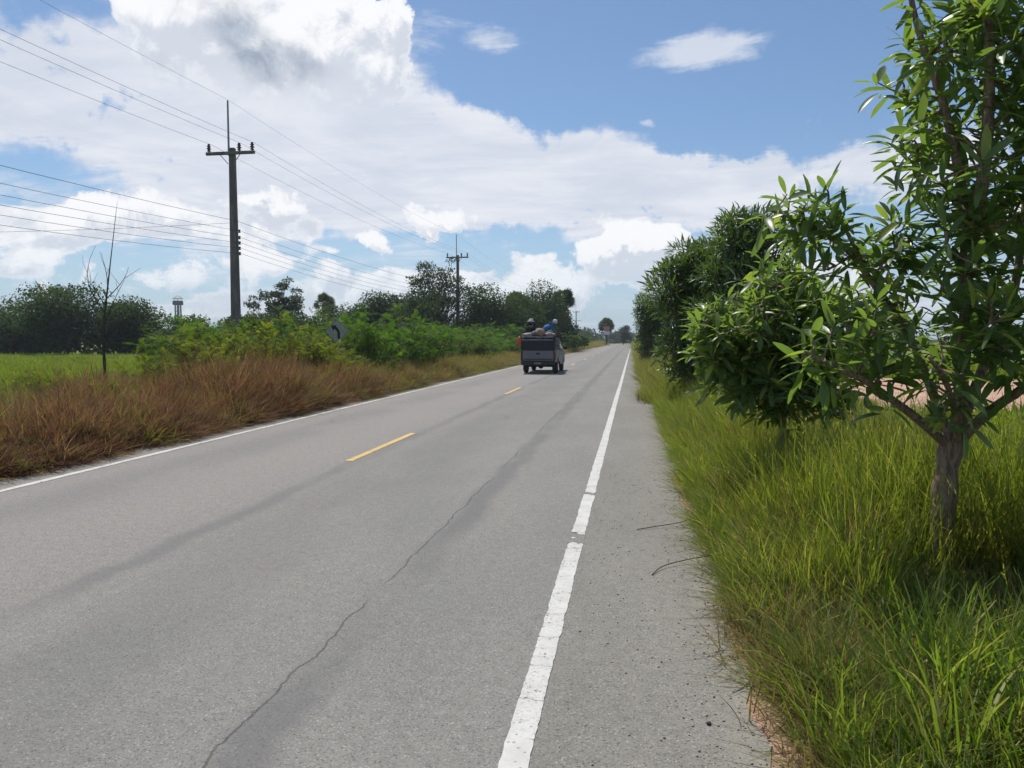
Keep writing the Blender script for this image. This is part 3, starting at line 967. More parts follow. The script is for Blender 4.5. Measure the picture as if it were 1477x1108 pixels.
t2_vol = [((1.40, 8.0, 1.90), 0.58), ((0.98, 7.7, 1.75), 0.46), ((1.95, 8.2, 1.75), 0.56), ((0.72, 7.6, 1.80), 0.28), ((1.3, 7.8, 1.45), 0.45), ((1.5, 8.1, 2.25), 0.35), ((2.3, 8.3, 1.9), 0.4), ((1.8, 7.9, 1.35), 0.4), ((1.1, 7.8, 1.3), 0.38), ((1.5, 7.75, 1.10), 0.34), ((1.9, 7.9, 1.15), 0.3), ((0.75, 7.6, 1.45), 0.26)]
broadleaf_tree('broadleaf_tree', 'small bushy broadleaf tree with bright rounded crown standing in the grass, second from the camera', (1.53, 8.0, -0.05), t2_limbs, t2_vol, 480, 0.20, 23)


def crown_tree(name, label, loc, H, W, style, seed, mat_, n_leaf=5000, leaf=0.16, trunk_h=None, clumps=None, group=None, cat='tree', D=None, barkm=None, trunk_r=None, base_open=0.12, narrow=False, flat=0.7):
    """tree with limbs reaching clumps of small leaves; height H, width W"""
    rng = np.random.default_rng(seed)
    root = thing(name, label, cat, loc, 0, group)
    D = D or W
    th = trunk_h if trunk_h is not None else H * 0.3
    C = []
    n_c = clumps or 38
    tries = 0
    while len(C) < n_c and tries < 6000:
        tries += 1
        u = rand_unit(rng, 1)[0] * (rng.uniform() ** 0.40)
        if style == 'column':
            p = np.array([u[0] * W * 0.42, u[1] * D * 0.42, H * base_open + (H * (1 - base_open)) * (0.5 + 0.46 * u[2])])
        elif style == 'umbrella':
            p = np.array([u[0] * W * 0.42, u[1] * D * 0.42, th + (H - th) * (0.50 + 0.46 * u[2])])
            if u[2] < -0.5: continue
        else:
            p = np.array([u[0] * W * 0.42, u[1] * D * 0.42, H * base_open + (H * (1 - base_open)) * (0.48 + 0.46 * u[2])])
        # lumpy outline
        a = math.atan2(u[1], u[0])
        p[:2] *= 0.82 + 0.22 * math.sin(a * 3 + seed) * math.cos(p[2] * 1.7 + seed)
        p[2] *= 1 - 0.10 * (0.5 + 0.5 * math.sin(a * 2 + seed * 1.3))
        C.append(p)
    C = np.array(C)
    top = C[:, 2].max()
    C[:, 2] *= (H * 0.95) / top
    cr = W * (0.075 if style == 'umbrella' else 0.15) * rng.uniform(0.65, 1.3, len(C))
    tb = MB()
    r0 = trunk_r or max(0.06, H * 0.022)
    lean = rng.normal(size=2) * 0.03 * H
    tp = [np.array([lean[0] * u * u, lean[1] * u * u, u * H * 0.78 - 0.1]) for u in np.linspace(0, 1, 7)]
    tb.tube(tp, [r0 * (1.25 - 1.1 * u) for u in np.linspace(0, 1, 7)], 8)
    for c in C:
        k = min(6, max(1, int((c[2] / H) * 5.5)))
        a = tp[max(1, k - 1)]
        pp = curve_pts(a, c, 4, 0.08, rng)
        tb.tube(pp, [r0 * 0.32, r0 * 0.26, r0 * 0.2, r0 * 0.14, r0 * 0.07], 5, False)
    tb.build('trunk', barkm or M_BARKD, root, True)
    # leaves: mostly on the upper skins of clumps
    wts = cr ** 2; wts /= wts.sum()
    ci = rng.choice(len(C), n_leaf, p=wts)
    u = rand_unit(rng, n_leaf)
    u[:, 2] = np.where(rng.uniform(size=n_leaf) < 0.45, np.abs(u[:, 2]), u[:, 2])
    rad = cr[ci] * (0.55 + 0.55 * rng.uniform(size=n_leaf) ** 0.5)
    sub = rand_unit(rng, n_leaf) * (cr[ci] * 0.22)[:, None]
    P = C[ci] + u * rad[:, None] * np.array([1.15, 1.15, flat]) + sub
    Dv = u * 0.5 + rng.normal(size=(n_leaf, 3)) * 0.7 + np.array([0, 0, -0.15])
    Nv = u * 0.6 + np.array([0, 0, 0.9]) + rng.normal(size=(n_leaf, 3)) * 0.45
    s = leaf * rng.uniform(0.55, 1.35, n_leaf)
    tint = np.clip(rng.uniform(0, 1, n_leaf) * 0.55 + (rng.uniform(0, 0.42, len(C)))[ci], 0, 0.99)
    if narrow:
        # whorls of narrow leaves
        T, F = NARR_T, NARR_F
        Dv = u * 0.9 + rng.normal(size=(n_leaf, 3)) * 0.45 + np.array([0, 0, 0.15])
        S = np.stack([s, s, s], 1)
    else:
        T, F = DIA_LEAF
        S = np.stack([s * rng.uniform(0.45, 0.8, n_leaf), s, s], 1)
    V, F, Tt = scatter_np(T, F, P, frames(Dv, Nv), S, tint)
    V[:, 2] = np.maximum(V[:, 2], 0.02)
    o = link('crown', np_mesh('crown', V, F, mat_, Tt), root)
    return root


# trees in the right verge, beyond the two near ones
crown_tree('verge_tree', 'dark dense verge tree with narrow leaves and grassy foot, left of the taller round one', (1.42, 18.4, 0), 3.95, 2.15, 'column', 31, M_LEAFN, 15000, 0.20, clumps=60, narrow=True, base_open=0.10, trunk_h=0.5, barkm=M_BARK)
crown_tree('verge_tree', 'round topped dark verge tree with narrow leaves rising behind the small bushy tree', (2.25, 16.6, 0), 4.25, 2.3, 'column', 32, M_LEAFN, 15000, 0.20, clumps=60, narrow=True, base_open=0.10, trunk_h=0.5, barkm=M_BARK)
crown_tree('verge_tree', 'smaller rounded verge tree overhanging the road shoulder further along', (0.95, 44, 0), 4.1, 2.3, 'column', 33, M_LEAFN, 8000, 0.24, clumps=44, narrow=True, base_open=0.08, trunk_h=0.5, barkm=M_BARK)
crown_tree('verge_tree', 'low verge shrub tree just before the far bend on the right', (2.0, 62, 0), 4.0, 3.4, 'column', 34, M_LEAFN, 6000, 0.26, clumps=40, narrow=True, base_open=0.05, trunk_h=0.5)
crown_tree('verge_tree', 'farthest visible tree of the right verge, small against the horizon', (3.2, 95, 0), 4.6, 4.5, 'column', 35, M_CROWN, 4000, 0.3, clumps=36, base_open=0.05, trunk_h=0.5)

# trees behind the left verge and field: x, distance, height, width, kind, label
FAR = [
    (-60.5, 66, 5.0, 9.5, 'dome', 'dark low orchard tree at the left edge of the field'),
    (-53.6, 65, 6.55, 8.0, 'umbrella', 'tallest spreading orchard tree with layered crown left of the bare sapling'),
    (-48.2, 66, 5.3, 6.0, 'umbrella', 'spreading orchard tree behind the bare sapling'),
    (-41.8, 66, 3.3, 5.5, 'umbrella', 'flat topped orchard tree between the bare sapling and the water tower'),
    (-36.5, 67, 3.6, 4.8, 'dome', 'low orchard tree under the water tower'),
    (-32.0, 68, 3.6, 4.8, 'dome', 'low dark tree behind the nearest utility pole'),
    (-37.3, 76, 8.3, 5.4, 'airy', 'loose crowned tree alone above the bushes right of the nearest pole'),
    (-31.8, 78, 5.0, 5.2, 'dome', 'low tree between the loose crowned tree and the small palm'),
    (-30.2, 82, 5.2, 4.6, 'dome', 'dark tree behind the curve sign'),
    (-27.6, 80, 6.1, 5.0, 'dome', 'rounded tree right of the curve sign, midway to the tall airy tree'),
    (-24.2, 80, 6.4, 4.6, 'umbrella', 'layered tree just left of the tall airy tree'),
    (-20.0, 77, 10.2, 7.6, 'airy', 'tallest tree, airy open crown beside the second utility pole'),
    (-20.8, 74, 6.0, 6.6, 'dome', 'dense dark tree at the foot of the tall airy tree'),
    (-15.8, 80, 7.0, 6.4, 'dome', 'dense dark tree right of the second utility pole'),
    (-12.9, 86, 6.2, 5.2, 'dome', 'dark tree left of the third utility pole behind the loaded pickup'),
    (-11.4, 92, 8.0, 6.0, 'dome', 'tall dense tree behind the loaded pickup'),
    (-9.9, 100, 6.6, 4.6, 'dome', 'dark tree at the right end of the wood, under the fan palm'),
]
for i, (x, y, h, w_, k, lab) in enumerate(FAR):
    if k == 'airy':
        crown_tree('roadside_tree', lab, (x, y, 0), h, w_ * 1.3, 'umbrella', 60 + i, M_CROWNB, 6000, 0.24, trunk_h=h * 0.25, clumps=46, flat=0.5)
    elif k == 'umbrella':
        crown_tree('roadside_tree', lab, (x, y, 0), h, w_ * 1.3, 'dome', 60 + i, M_CROWNB if i in (10,) else M_CROWN, 13000, 0.27, clumps=64, base_open=0.0, flat=0.42)
    else:
        crown_tree('roadside_tree', lab, (x, y, 0), h, w_ * 1.3, 'dome', 60 + i, M_CROWN, 13000, 0.25, clumps=56, base_open=0.0)


def fan_palm(label, loc, H, head, seed, n_fan=34):
    rng = np.random.default_rng(seed)
    root = thing('fan_palm', label, 'palm tree', loc)
    tb = MB()
    zs = np.linspace(-0.1, H - head * 0.5, 7)
    tb.tube([(0.1 * math.sin(z), 0, z) for z in zs], [0.24, 0.2, 0.18, 0.17, 0.17, 0.18, 0.2], 8)
    tb.build('trunk', M_BARKD, root, True)
    c = np.array([0, 0, H - head * 0.55])
    V, F, T = [], [], []
    for i in range(n_fan):
        u = rand_unit(rng, 1)[0]
        if u[2] < -0.75: u[2] *= -1
        st = head * rng.uniform(0.20, 0.30)
        a = c + u * st
        n = np.cross(u, rand_unit(rng, 1)[0]); n /= np.linalg.norm(n); s = np.cross(u, n)
        L = head * rng.uniform(0.22, 0.32)
        t_ = rng.uniform(0, 0.9)
        for k in range(15):
            w0 = R(-115 + 230 * k / 14)
            d = u * math.cos(w0) + s * math.sin(w0)
            e = (-u * math.sin(w0) + s * math.cos(w0)) * L * 0.085
            tip = a + d * L * (0.85 + 0.15 * math.cos(w0)) - np.array([0, 0, 0.08 * L])
            q = len(V)
            mid = a + d * L * 0.55
            V += [tuple(a), tuple(mid + e), tuple(tip), tuple(mid - e)]
            T += [t_] * 4
            F.append((q, q + 1, q + 2, q + 3))
        q = len(V)   # stalk
        V += [tuple(c - s * 0.02), tuple(c + s * 0.02), tuple(a + s * 0.015), tuple(a - s * 0.015)]; T += [0.2] * 4; F.append((q, q + 1, q + 2, q + 3))
    link('crown', np_mesh('crown', V, F, M_CROWNB, T), root)
    return root


fan_palm('small fan palm with round head above the bushes left of the curve sign', (-36.1, 85, 0), 7.3, 2.9, 3)
fan_palm('fan palm rising at the right end of the roadside wood', (-9.2, 100, 0), 8.7, 3.4, 4, 44)
fan_palm('fan palm hidden in the wood left of the third utility pole', (-14.2, 92, 0), 7.9, 3.0, 5)
fan_palm('distant fan palm standing alone near the far bend of the road', (-6.6, 190, 0), 7.2, 4.4, 6, 50)
crown_tree('roadside_tree', 'small far tree right of the lone distant palm', (-2.6, 205, 0), 4.8, 4.8, 'dome', 91, M_CROWNB, 1500, 0.4, clumps=26, base_open=0.02)
crown_tree('roadside_tree', 'far bush tree left of the lone distant palm', (-11.5, 198, 0), 3.2, 6.0, 'dome', 92, M_CROWNB, 1500, 0.4, clumps=26, base_open=0.0)


def far_wood(name, label, pts, seed, h=(5, 8), depth=20, n=14000, leaf=1.0, m=None):
    """a far-off wood that reads as one mass"""
    rng = np.random.default_rng(seed)
    pts = np.array(pts, float)
    seg = np.linalg.norm(np.diff(pts, axis=0), axis=1); cum = np.concatenate([[0], np.cumsum(seg)])
    nc = int(cum[-1] / (3.2 if leaf > 0.9 else 1.1))
    k_ = 1.0 if leaf > 0.9 else 0.55
    s = rng.uniform(0, cum[-1], nc)
    cx = np.interp(s, cum, pts[:, 0]) + rng.normal(size=nc) * depth * 0.25
    cy = np.interp(s, cum, pts[:, 1]) + rng.uniform(0, depth, nc)
    hh = rng.uniform(h[0], h[1], nc) * (0.8 + 0.3 * np.sin(s * 0.07 + seed))
    ci = rng.integers(0, nc, n)
    u = rand_unit(rng, n)
    P = np.stack([cx[ci] + u[:, 0] * 3.4 * k_, cy[ci] + u[:, 1] * 3.0 * k_, hh[ci] * (0.5 + 0.47 * u[:, 2] * rng.uniform(0.6, 1.0, n))], 1)
    Dv = rng.normal(size=(n, 3)); Nv = u * 0.6 + np.array([0, 0, 0.8]) + rng.normal(size=(n, 3)) * 0.4
    sz = leaf * rng.uniform(0.5, 1.3, n)
    V, F, T = scatter_np(*DIA_LEAF, P, frames(Dv, Nv), np.stack([sz * 0.8, sz, sz], 1), rng.uniform(0, 0.95, n))
    V[:, 2] = np.maximum(V[:, 2], 0)
    o = link(name, np_mesh(name, V, F, m or M_CROWNB, T))
    props(o, label, 'trees', None, 'stuff')


far_wood('distant_wood', 'long low line of distant trees along the horizon', [(-420, 330), (-200, 340), (-90, 330), (-40, 320), (10, 330), (60, 330)], 5, (4.0, 6.5), 30, 26000, 1.5)
far_wood('distant_wood', 'low green tree line beyond the dirt clearing at the right', [(12, 95), (40, 85), (90, 80), (160, 90)], 6, (2.2, 3.6), 12, 16000, 0.6, M_CROWN)


far_wood('undergrowth', 'dark low thicket along the foot of the orchard trees at the back of the left field', [(-75, 69), (-50, 69), (-28, 71)], 7, (1.6, 3.0), 5, 16000, 0.42, M_CROWN)
far_wood('undergrowth', 'dark thicket under the wood behind the left verge', [(-34, 80), (-22, 80), (-12, 90), (-10.5, 108)], 8, (3.2, 5.2), 6, 20000, 0.42, M_CROWN)
far_wood('undergrowth', 'low scrub along the far bend of the road', [(-14, 130), (-13, 170), (-18, 215), (-4, 245), (12, 250)], 9, (1.6, 2.8), 6, 9000, 0.5, M_CROWN)

# bare sapling
def bare_sapling(loc):
    rng = np.random.default_rng(8)
    root = thing('bare_sapling', 'thin leafless sapling rising from the field edge, taller than the bushes', 'tree', loc)
    tb = MB()
    main = [(0.0, 0, -0.1), (0.0, 0, 1.0), (-0.02, 0, 1.9), (0.14, 0, 2.9), (0.3, 0, 3.9), (0.56, 0, 5.5)]
    tb.tube(smooth_path(main, 2), [0.055 - 0.047 * i / 20 for i in range(len(smooth_path(main, 2)))], 7)
    tb.build('trunk', M_BARKD, root, True)
    for (z, dx, dz, dy) in ((2.0, -0.55, 1.7, 0.2), (2.1, 0.9, 1.2, -0.3), (2.4, -0.3, 1.9, 0.1), (1.7, 0.8, 0.55, 0.1), (1.5, -0.6, 0.8, 0.3), (2.8, 0.5, 0.9, 0.3), (1.3, 0.7, 0.7, -0.4), (2.6, -0.5, 0.8, -0.2), (3.2, -0.25, 0.9, 0.1), (1.2, -0.9, 0.5, 0.2)):
        b = MB()
        x0 = 0.0 if z < 1.9 else 0.14 * (z - 1.9)
        p = curve_pts((x0, 0, z), (x0 + dx, dy, z + dz), 5, 0.08, rng)
        b.tube(p, [0.016, 0.013, 0.010, 0.008, 0.006, 0.004], 5)
        for k in (2, 3):
            q = p[k] + np.array([rng.normal() * 0.25, rng.normal() * 0.2, rng.uniform(0.2, 0.6)])
            b.tube([p[k], (p[k] + q) / 2 + rng.normal(size=3) * 0.02, q], [0.007, 0.005, 0.003], 4)
        b.build('branch', M_BARKD, root, True)


bare_sapling((-14.7, 19.2, 0))


# ------------------------------------------------------------------ bushes of the left verge
def frond_template(n=7, L=1.0, wl=0.11, ll=0.26):
    V, F = [], []
    for i in range(n):
        u = 0.15 + 0.85 * i / (n - 1)
        z = -0.22 * u * u
        l2 = ll * (1 - 0.45 * abs(u - 0.45))
        for s in (-1, 1):
            q = len(V)
            V += [(0, L * u, z), (s * l2 * 0.5, L * (u + 0.05) + wl * 0.5, z - 0.01), (s * l2, L * (u + 0.07), z - 0.05), (s * l2 * 0.5, L * (u + 0.05) - wl * 0.5, z - 0.01)]
            F.append((q, q + 1, q + 2, q + 3))
    q = len(V)
    V += [(-0.008, 0, 0), (0.008, 0, 0), (0.004, L, -0.22), (-0.004, L, -0.22)]
    F.append((q, q + 1, q + 2, q + 3))
    return np.array(V, float), np.array(F, int)


FR_T, FR_F = frond_template()


def bush_meshes(seed, H=2.2, W=1.8, n_stem=9, n_fr=420, fl=0.26, broad=False):
    rng = np.random.default_rng(seed)
    sb = MB(); tips = []
    for i in range(n_stem):
        a = rng.uniform(0, 6.28); r = W * 0.5 * math.sqrt(rng.uniform())
        hh = H * rng.uniform(0.6, 1.0) * (1 - 0.25 * r / (W * 0.5))
        p0 = np.array([r * 0.3 * math.cos(a), r * 0.3 * math.sin(a), -0.05]); p1 = np.array([r * math.cos(a), r * math.sin(a), hh])
        pp = curve_pts(p0, p1, 5, 0.05, rng)
        sb.tube(pp, [0.022, 0.018, 0.015, 0.012, 0.008, 0.004], 5, False)
        for k in range(2, 6): tips += [(pp[k], k / 5.0)] * (k)
        for k in (2, 3, 4):
            for _ in range(2):
                q = pp[k] + np.array([rng.normal() * 0.32, rng.normal() * 0.32, rng.uniform(0.05, 0.45)])
                sb.tube([pp[k], q], [0.008, 0.003], 4, False)
                tips += [(pp[k] * (1 - u) + q * u, 0.5 + 0.1 * k) for u in (0.4, 0.7, 1.0)]
    idx = rng.integers(0, len(tips), n_fr)
    P = np.array([tips[i][0] for i in idx]) + rng.normal(size=(n_fr, 3)) * 0.05
    a = rng.uniform(0, 6.28, n_fr)
    out = np.stack([np.cos(a), np.sin(a), rng.uniform(-0.5, 1.3, n_fr)], 1)
    Nv = np.array([0, 0, 1.0]) + rng.normal(size=(n_fr, 3)) * 0.65
    s = fl * rng.uniform(0.6, 1.25, n_fr)
    if broad:
        P = np.repeat(P, 6, 0) + rng.normal(size=(n_fr * 6, 3)) * 0.07
        out = rng.normal(size=(n_fr * 6, 3)) + np.array([0, 0, 0.2]); Nv = np.array([0, 0, 1.0]) + rng.normal(size=(n_fr * 6, 3)) * 0.5
        s6 = 0.105 * rng.uniform(0.5, 1.3, n_fr * 6)
        V, F, T = scatter_np(*DIA_LEAF, P, frames(out, Nv), np.stack([s6 * 0.6, s6, s6], 1), np.clip(rng.uniform(0, 0.9, n_fr * 6), 0, 0.99))
        return sb, V, F, T
    V, F, T = scatter_np(FR_T, FR_F, P, frames(out, Nv), s, np.clip(rng.uniform(0, 0.75, n_fr) + 0.2 * (P[:, 2] / H), 0, 0.99))
    return sb, V, F, T


def make_bush_proto(name, m, **k):
    sb, V, F, T = bush_meshes(**k)
    return sb.mesh('stems', M_BARKD, True), np_mesh('foliage', V, F, m, T)


BUSHES = {
    'yellow': [make_bush_proto('b', M_FERN, seed=100 + i, H=2.3, W=2.0, n_fr=640, fl=0.24) for i in range(3)],
    'fresh': [make_bush_proto('b', M_FERNB, seed=110 + i, H=2.4, W=2.2, n_fr=760, fl=0.23, n_stem=14) for i in range(3)],
    'dark': [make_bush_proto('b', M_BUSHD, seed=120 + i, H=2.2, W=2.2, n_fr=620, fl=0.24, broad=True) for i in range(2)],
}


def bush(kind, x, y, h, w_, label, group=None, seed=0):
    st, fo = BUSHES[kind][seed % len(BUSHES[kind])]
    r = thing('verge_bush', label, 'bush', (x, y, 0), seed * 1.37, group)
    s = link('stems', st, r); f_ = link('foliage', fo, r)
    hs = {'yellow': 1.15, 'fresh': 1.18, 'dark': 1.1}[kind]
    r.scale = (w_ / 2.0 * 1.1, w_ / 2.0 * 1.1, h / 2.3 * hs)
    return r


G1 = 'feathery bushes in the left verge'
spots = [
    ('yellow', -12.9, 15.3, 1.1, 0.9, 'lone feathery yellow-green shoot at the edge of the field, left of the bare sapling'),
    ('yellow', -11.7, 16.8, 1.5, 1.2, 'low feathery bush in front of the field, right of the bare sapling'),
    ('yellow', -11.2, 18.3, 1.9, 1.6, 'arching feathery bush at the end of the open field, left of the nearest pole'),
    ('yellow', -12.0, 20.6, 2.35, 2.0, 'tall yellow-green bush standing in front of the nearest utility pole'),
    ('yellow', -10.6, 20.8, 2.2, 1.9, 'yellow-green bush beside the tall one in front of the nearest pole, above the brown grass'),
    ('dark', -12.8, 24.0, 2.4, 2.4, 'darker bush behind the yellow-green ones, right of the nearest pole'),
    ('yellow', -10.45, 22.6, 2.05, 2.1, 'yellow-green bush just left of the curve sign'),
    ('yellow', -9.75, 22.9, 1.75, 1.9, 'low feathery bush covering the foot of the curve sign'),
    ('yellow', -9.0, 22.6, 1.25, 1.6, 'low bush in the brown grass below the curve sign'),
    ('dark', -10.9, 28.0, 2.3, 2.2, 'dark bush right behind the curve sign'),
    ('fresh', -9.9, 26.6, 2.35, 2.2, 'bright green bush immediately right of the curve sign'),
    ('dark', -8.9, 26.0, 1.2, 1.5, 'low dark bush with red-brown leaves at the foot of the bright green ones'),
    ('fresh', -10.2, 30.2, 2.75, 2.8, 'tallest bright green bush, second to the right of the curve sign'),
    ('fresh', -9.4, 33.0, 2.35, 2.5, 'bright green bush spilling towards the road, third right of the curve sign'),
    ('fresh', -10.1, 37.0, 2.2, 2.6, 'last of the bright green bushes, left of the second pole'),
    ('dark', -11.6, 40.5, 2.3, 2.8, 'dark bush between the bright green ones and the second pole'),
    ('dark', -9.9, 44.0, 1.9, 2.8, 'round dark bush at the foot of the second pole'),
    ('fresh', -10.0, 50.0, 1.9, 2.8, 'green bush right of the second pole, left of the pickup'),
    ('fresh', -9.4, 57.0, 1.8, 3.0, 'green bush behind the left side of the pickup'),
    ('dark', -9.6, 65.0, 1.8, 3.0, 'dark low bush hidden behind the pickup'),
    ('fresh', -9.2, 75.0, 1.8, 3.2, 'green bush just right of the pickup in the far verge'),
    ('dark', -9.3, 88.0, 1.6, 3.4, 'dark mound of a bush in the far verge under the wood'),
    ('fresh', -10.2, 104.0, 2.2, 3.8, 'green bush beyond the wood on the left verge'),
    ('fresh', -11.0, 122.0, 2.2, 4.2, 'far green bush in front of the distant poles'),
    ('dark', -9.6, 142.0, 2.0, 4.2, 'far rounded bush left of the distant palm'),
    ('fresh', -10.5, 165.0, 2.2, 5.0, 'farthest green bush of the left verge near the bend'),
    ('yellow', -9.9, 13.2, 0.95, 0.9, 'small feathery sprout standing up through the brown grass below the bare sapling'),
    ('dark', -10.3, 15.6, 1.25, 1.1, 'small dull green weed behind the brown grass, below the arching bush'),
    ('yellow', -14.6, 16.2, 0.9, 0.8, 'small yellow-green weed in the open field left of the bare sapling'),
    ('yellow', -8.9, 19.9, 1.0, 1.2, 'small yellow-leaved plant poking out of the brown grass'),
]
for i, (k, x, y, h, w_, lab) in enumerate(spots):
    bush(k, x, y, h, w_, lab, G1, i)

# second row filling behind
rng = np.random.default_rng(77)
G2 = 'green bushes packed behind the roadside ones'
y = 25.0
i = 0
while y < 120:
    x = -13.2 - rng.uniform(0, 2.5) - (2.0 if i % 2 else 0)
    bush('dark' if rng.uniform() < 0.55 else 'fresh', x, y, min(3.0, 2.0 + 0.012 * y + rng.uniform(-0.3, 0.5)), 2.8 + rng.uniform(0, 1.2) + y * 0.01,
         'leafy green bush in the thicket behind the roadside bushes', G2, 40 + i)
    y += 2.0 + y * 0.022; i += 1

# ------------------------------------------------------------------ grasses
def field_pts(rng, n, fx, fy):
    return np.stack([rng.uniform(*fx, n), rng.uniform(*fy, n), np.zeros(n)], 1)


def vnoise(x, y, s, seed):
    return (np.sin(x * s + seed) * np.cos(y * s * 1.3 + seed * 2.1) + 0.5 * np.sin(x * s * 2.3 + y * s * 1.7 + seed * 0.7)) / 1.5


T_long = [tuft('tuft', M_GRASS, 40, 1.0, 0.13, 0.0038, 0.38, (-0.04, -0.03), 200 + i, 4, 0.5, seeds=5) for i in range(4)] + \
         [tuft('tuft', M_GRASSB, 26, 0.85, 0.12, 0.0052, 0.55, (-0.06, -0.03), 210 + i, 4, 0.5) for i in range(2)]
T_short = [tuft('tuft', M_GRASSB, 44, 0.42, 0.15, 0.0045, 0.8, (0, 0), 220 + i, 3, 0.6) for i in range(3)] + \
          [tuft('tuft', M_GRASS, 44, 0.36, 0.17, 0.0040, 0.8, (0, 0), 225 + i, 3, 0.6) for i in range(2)]
T_straw = [tuft('tuft', M_STRAW, 30, 0.30, 0.18, 0.0035, 1.3, (0, 0), 230 + i, 3, 0.6) for i in range(3)]
T_brown = [tuft('tuft', M_DRY, 44, 1.0, 0.16, 0.0075, 0.60, (0.10, -0.06), 240 + i, 4, 0.55, seeds=24) for i in range(5)] + \
          [tuft('tuft', M_DRY, 9, 1.35, 0.10, 0.0060, 0.35, (0.05, 0), 246, 4, 0.3, seeds=9)]
T_tan = [tuft('tuft', M_STRAW, 26, 0.95, 0.15, 0.0065, 0.75, (0.12, -0.05), 280 + i, 4, 0.6, seeds=10) for i in range(2)]
T_olive = [tuft('tuft', M_OLIVE, 40, 1.0, 0.22, 0.0095, 0.6, (0.08, -0.04), 250 + i, 3, 0.55, seeds=14) for i in range(4)]
T_rice = [tuft('tuft', M_RICE, 40, 0.40, 0.26, 0.009, 0.5, (0, 0), 260 + i, 3, 0.5) for i in range(4)]
T_broad = [tuft('tuft', M_GRASSB, 15, 0.62, 0.06, 0.0085, 0.6, (0, 0), 270 + i, 5, 0.4) for i in range(3)]


def rots(rng, n, tilt=0.12, rz=math.pi):
    return np.stack([rng.normal(size=n) * tilt, rng.normal(size=n) * tilt, rng.uniform(-rz, rz, n)], 1)


def sc3(s, h): return np.stack([s, s, h], 1)


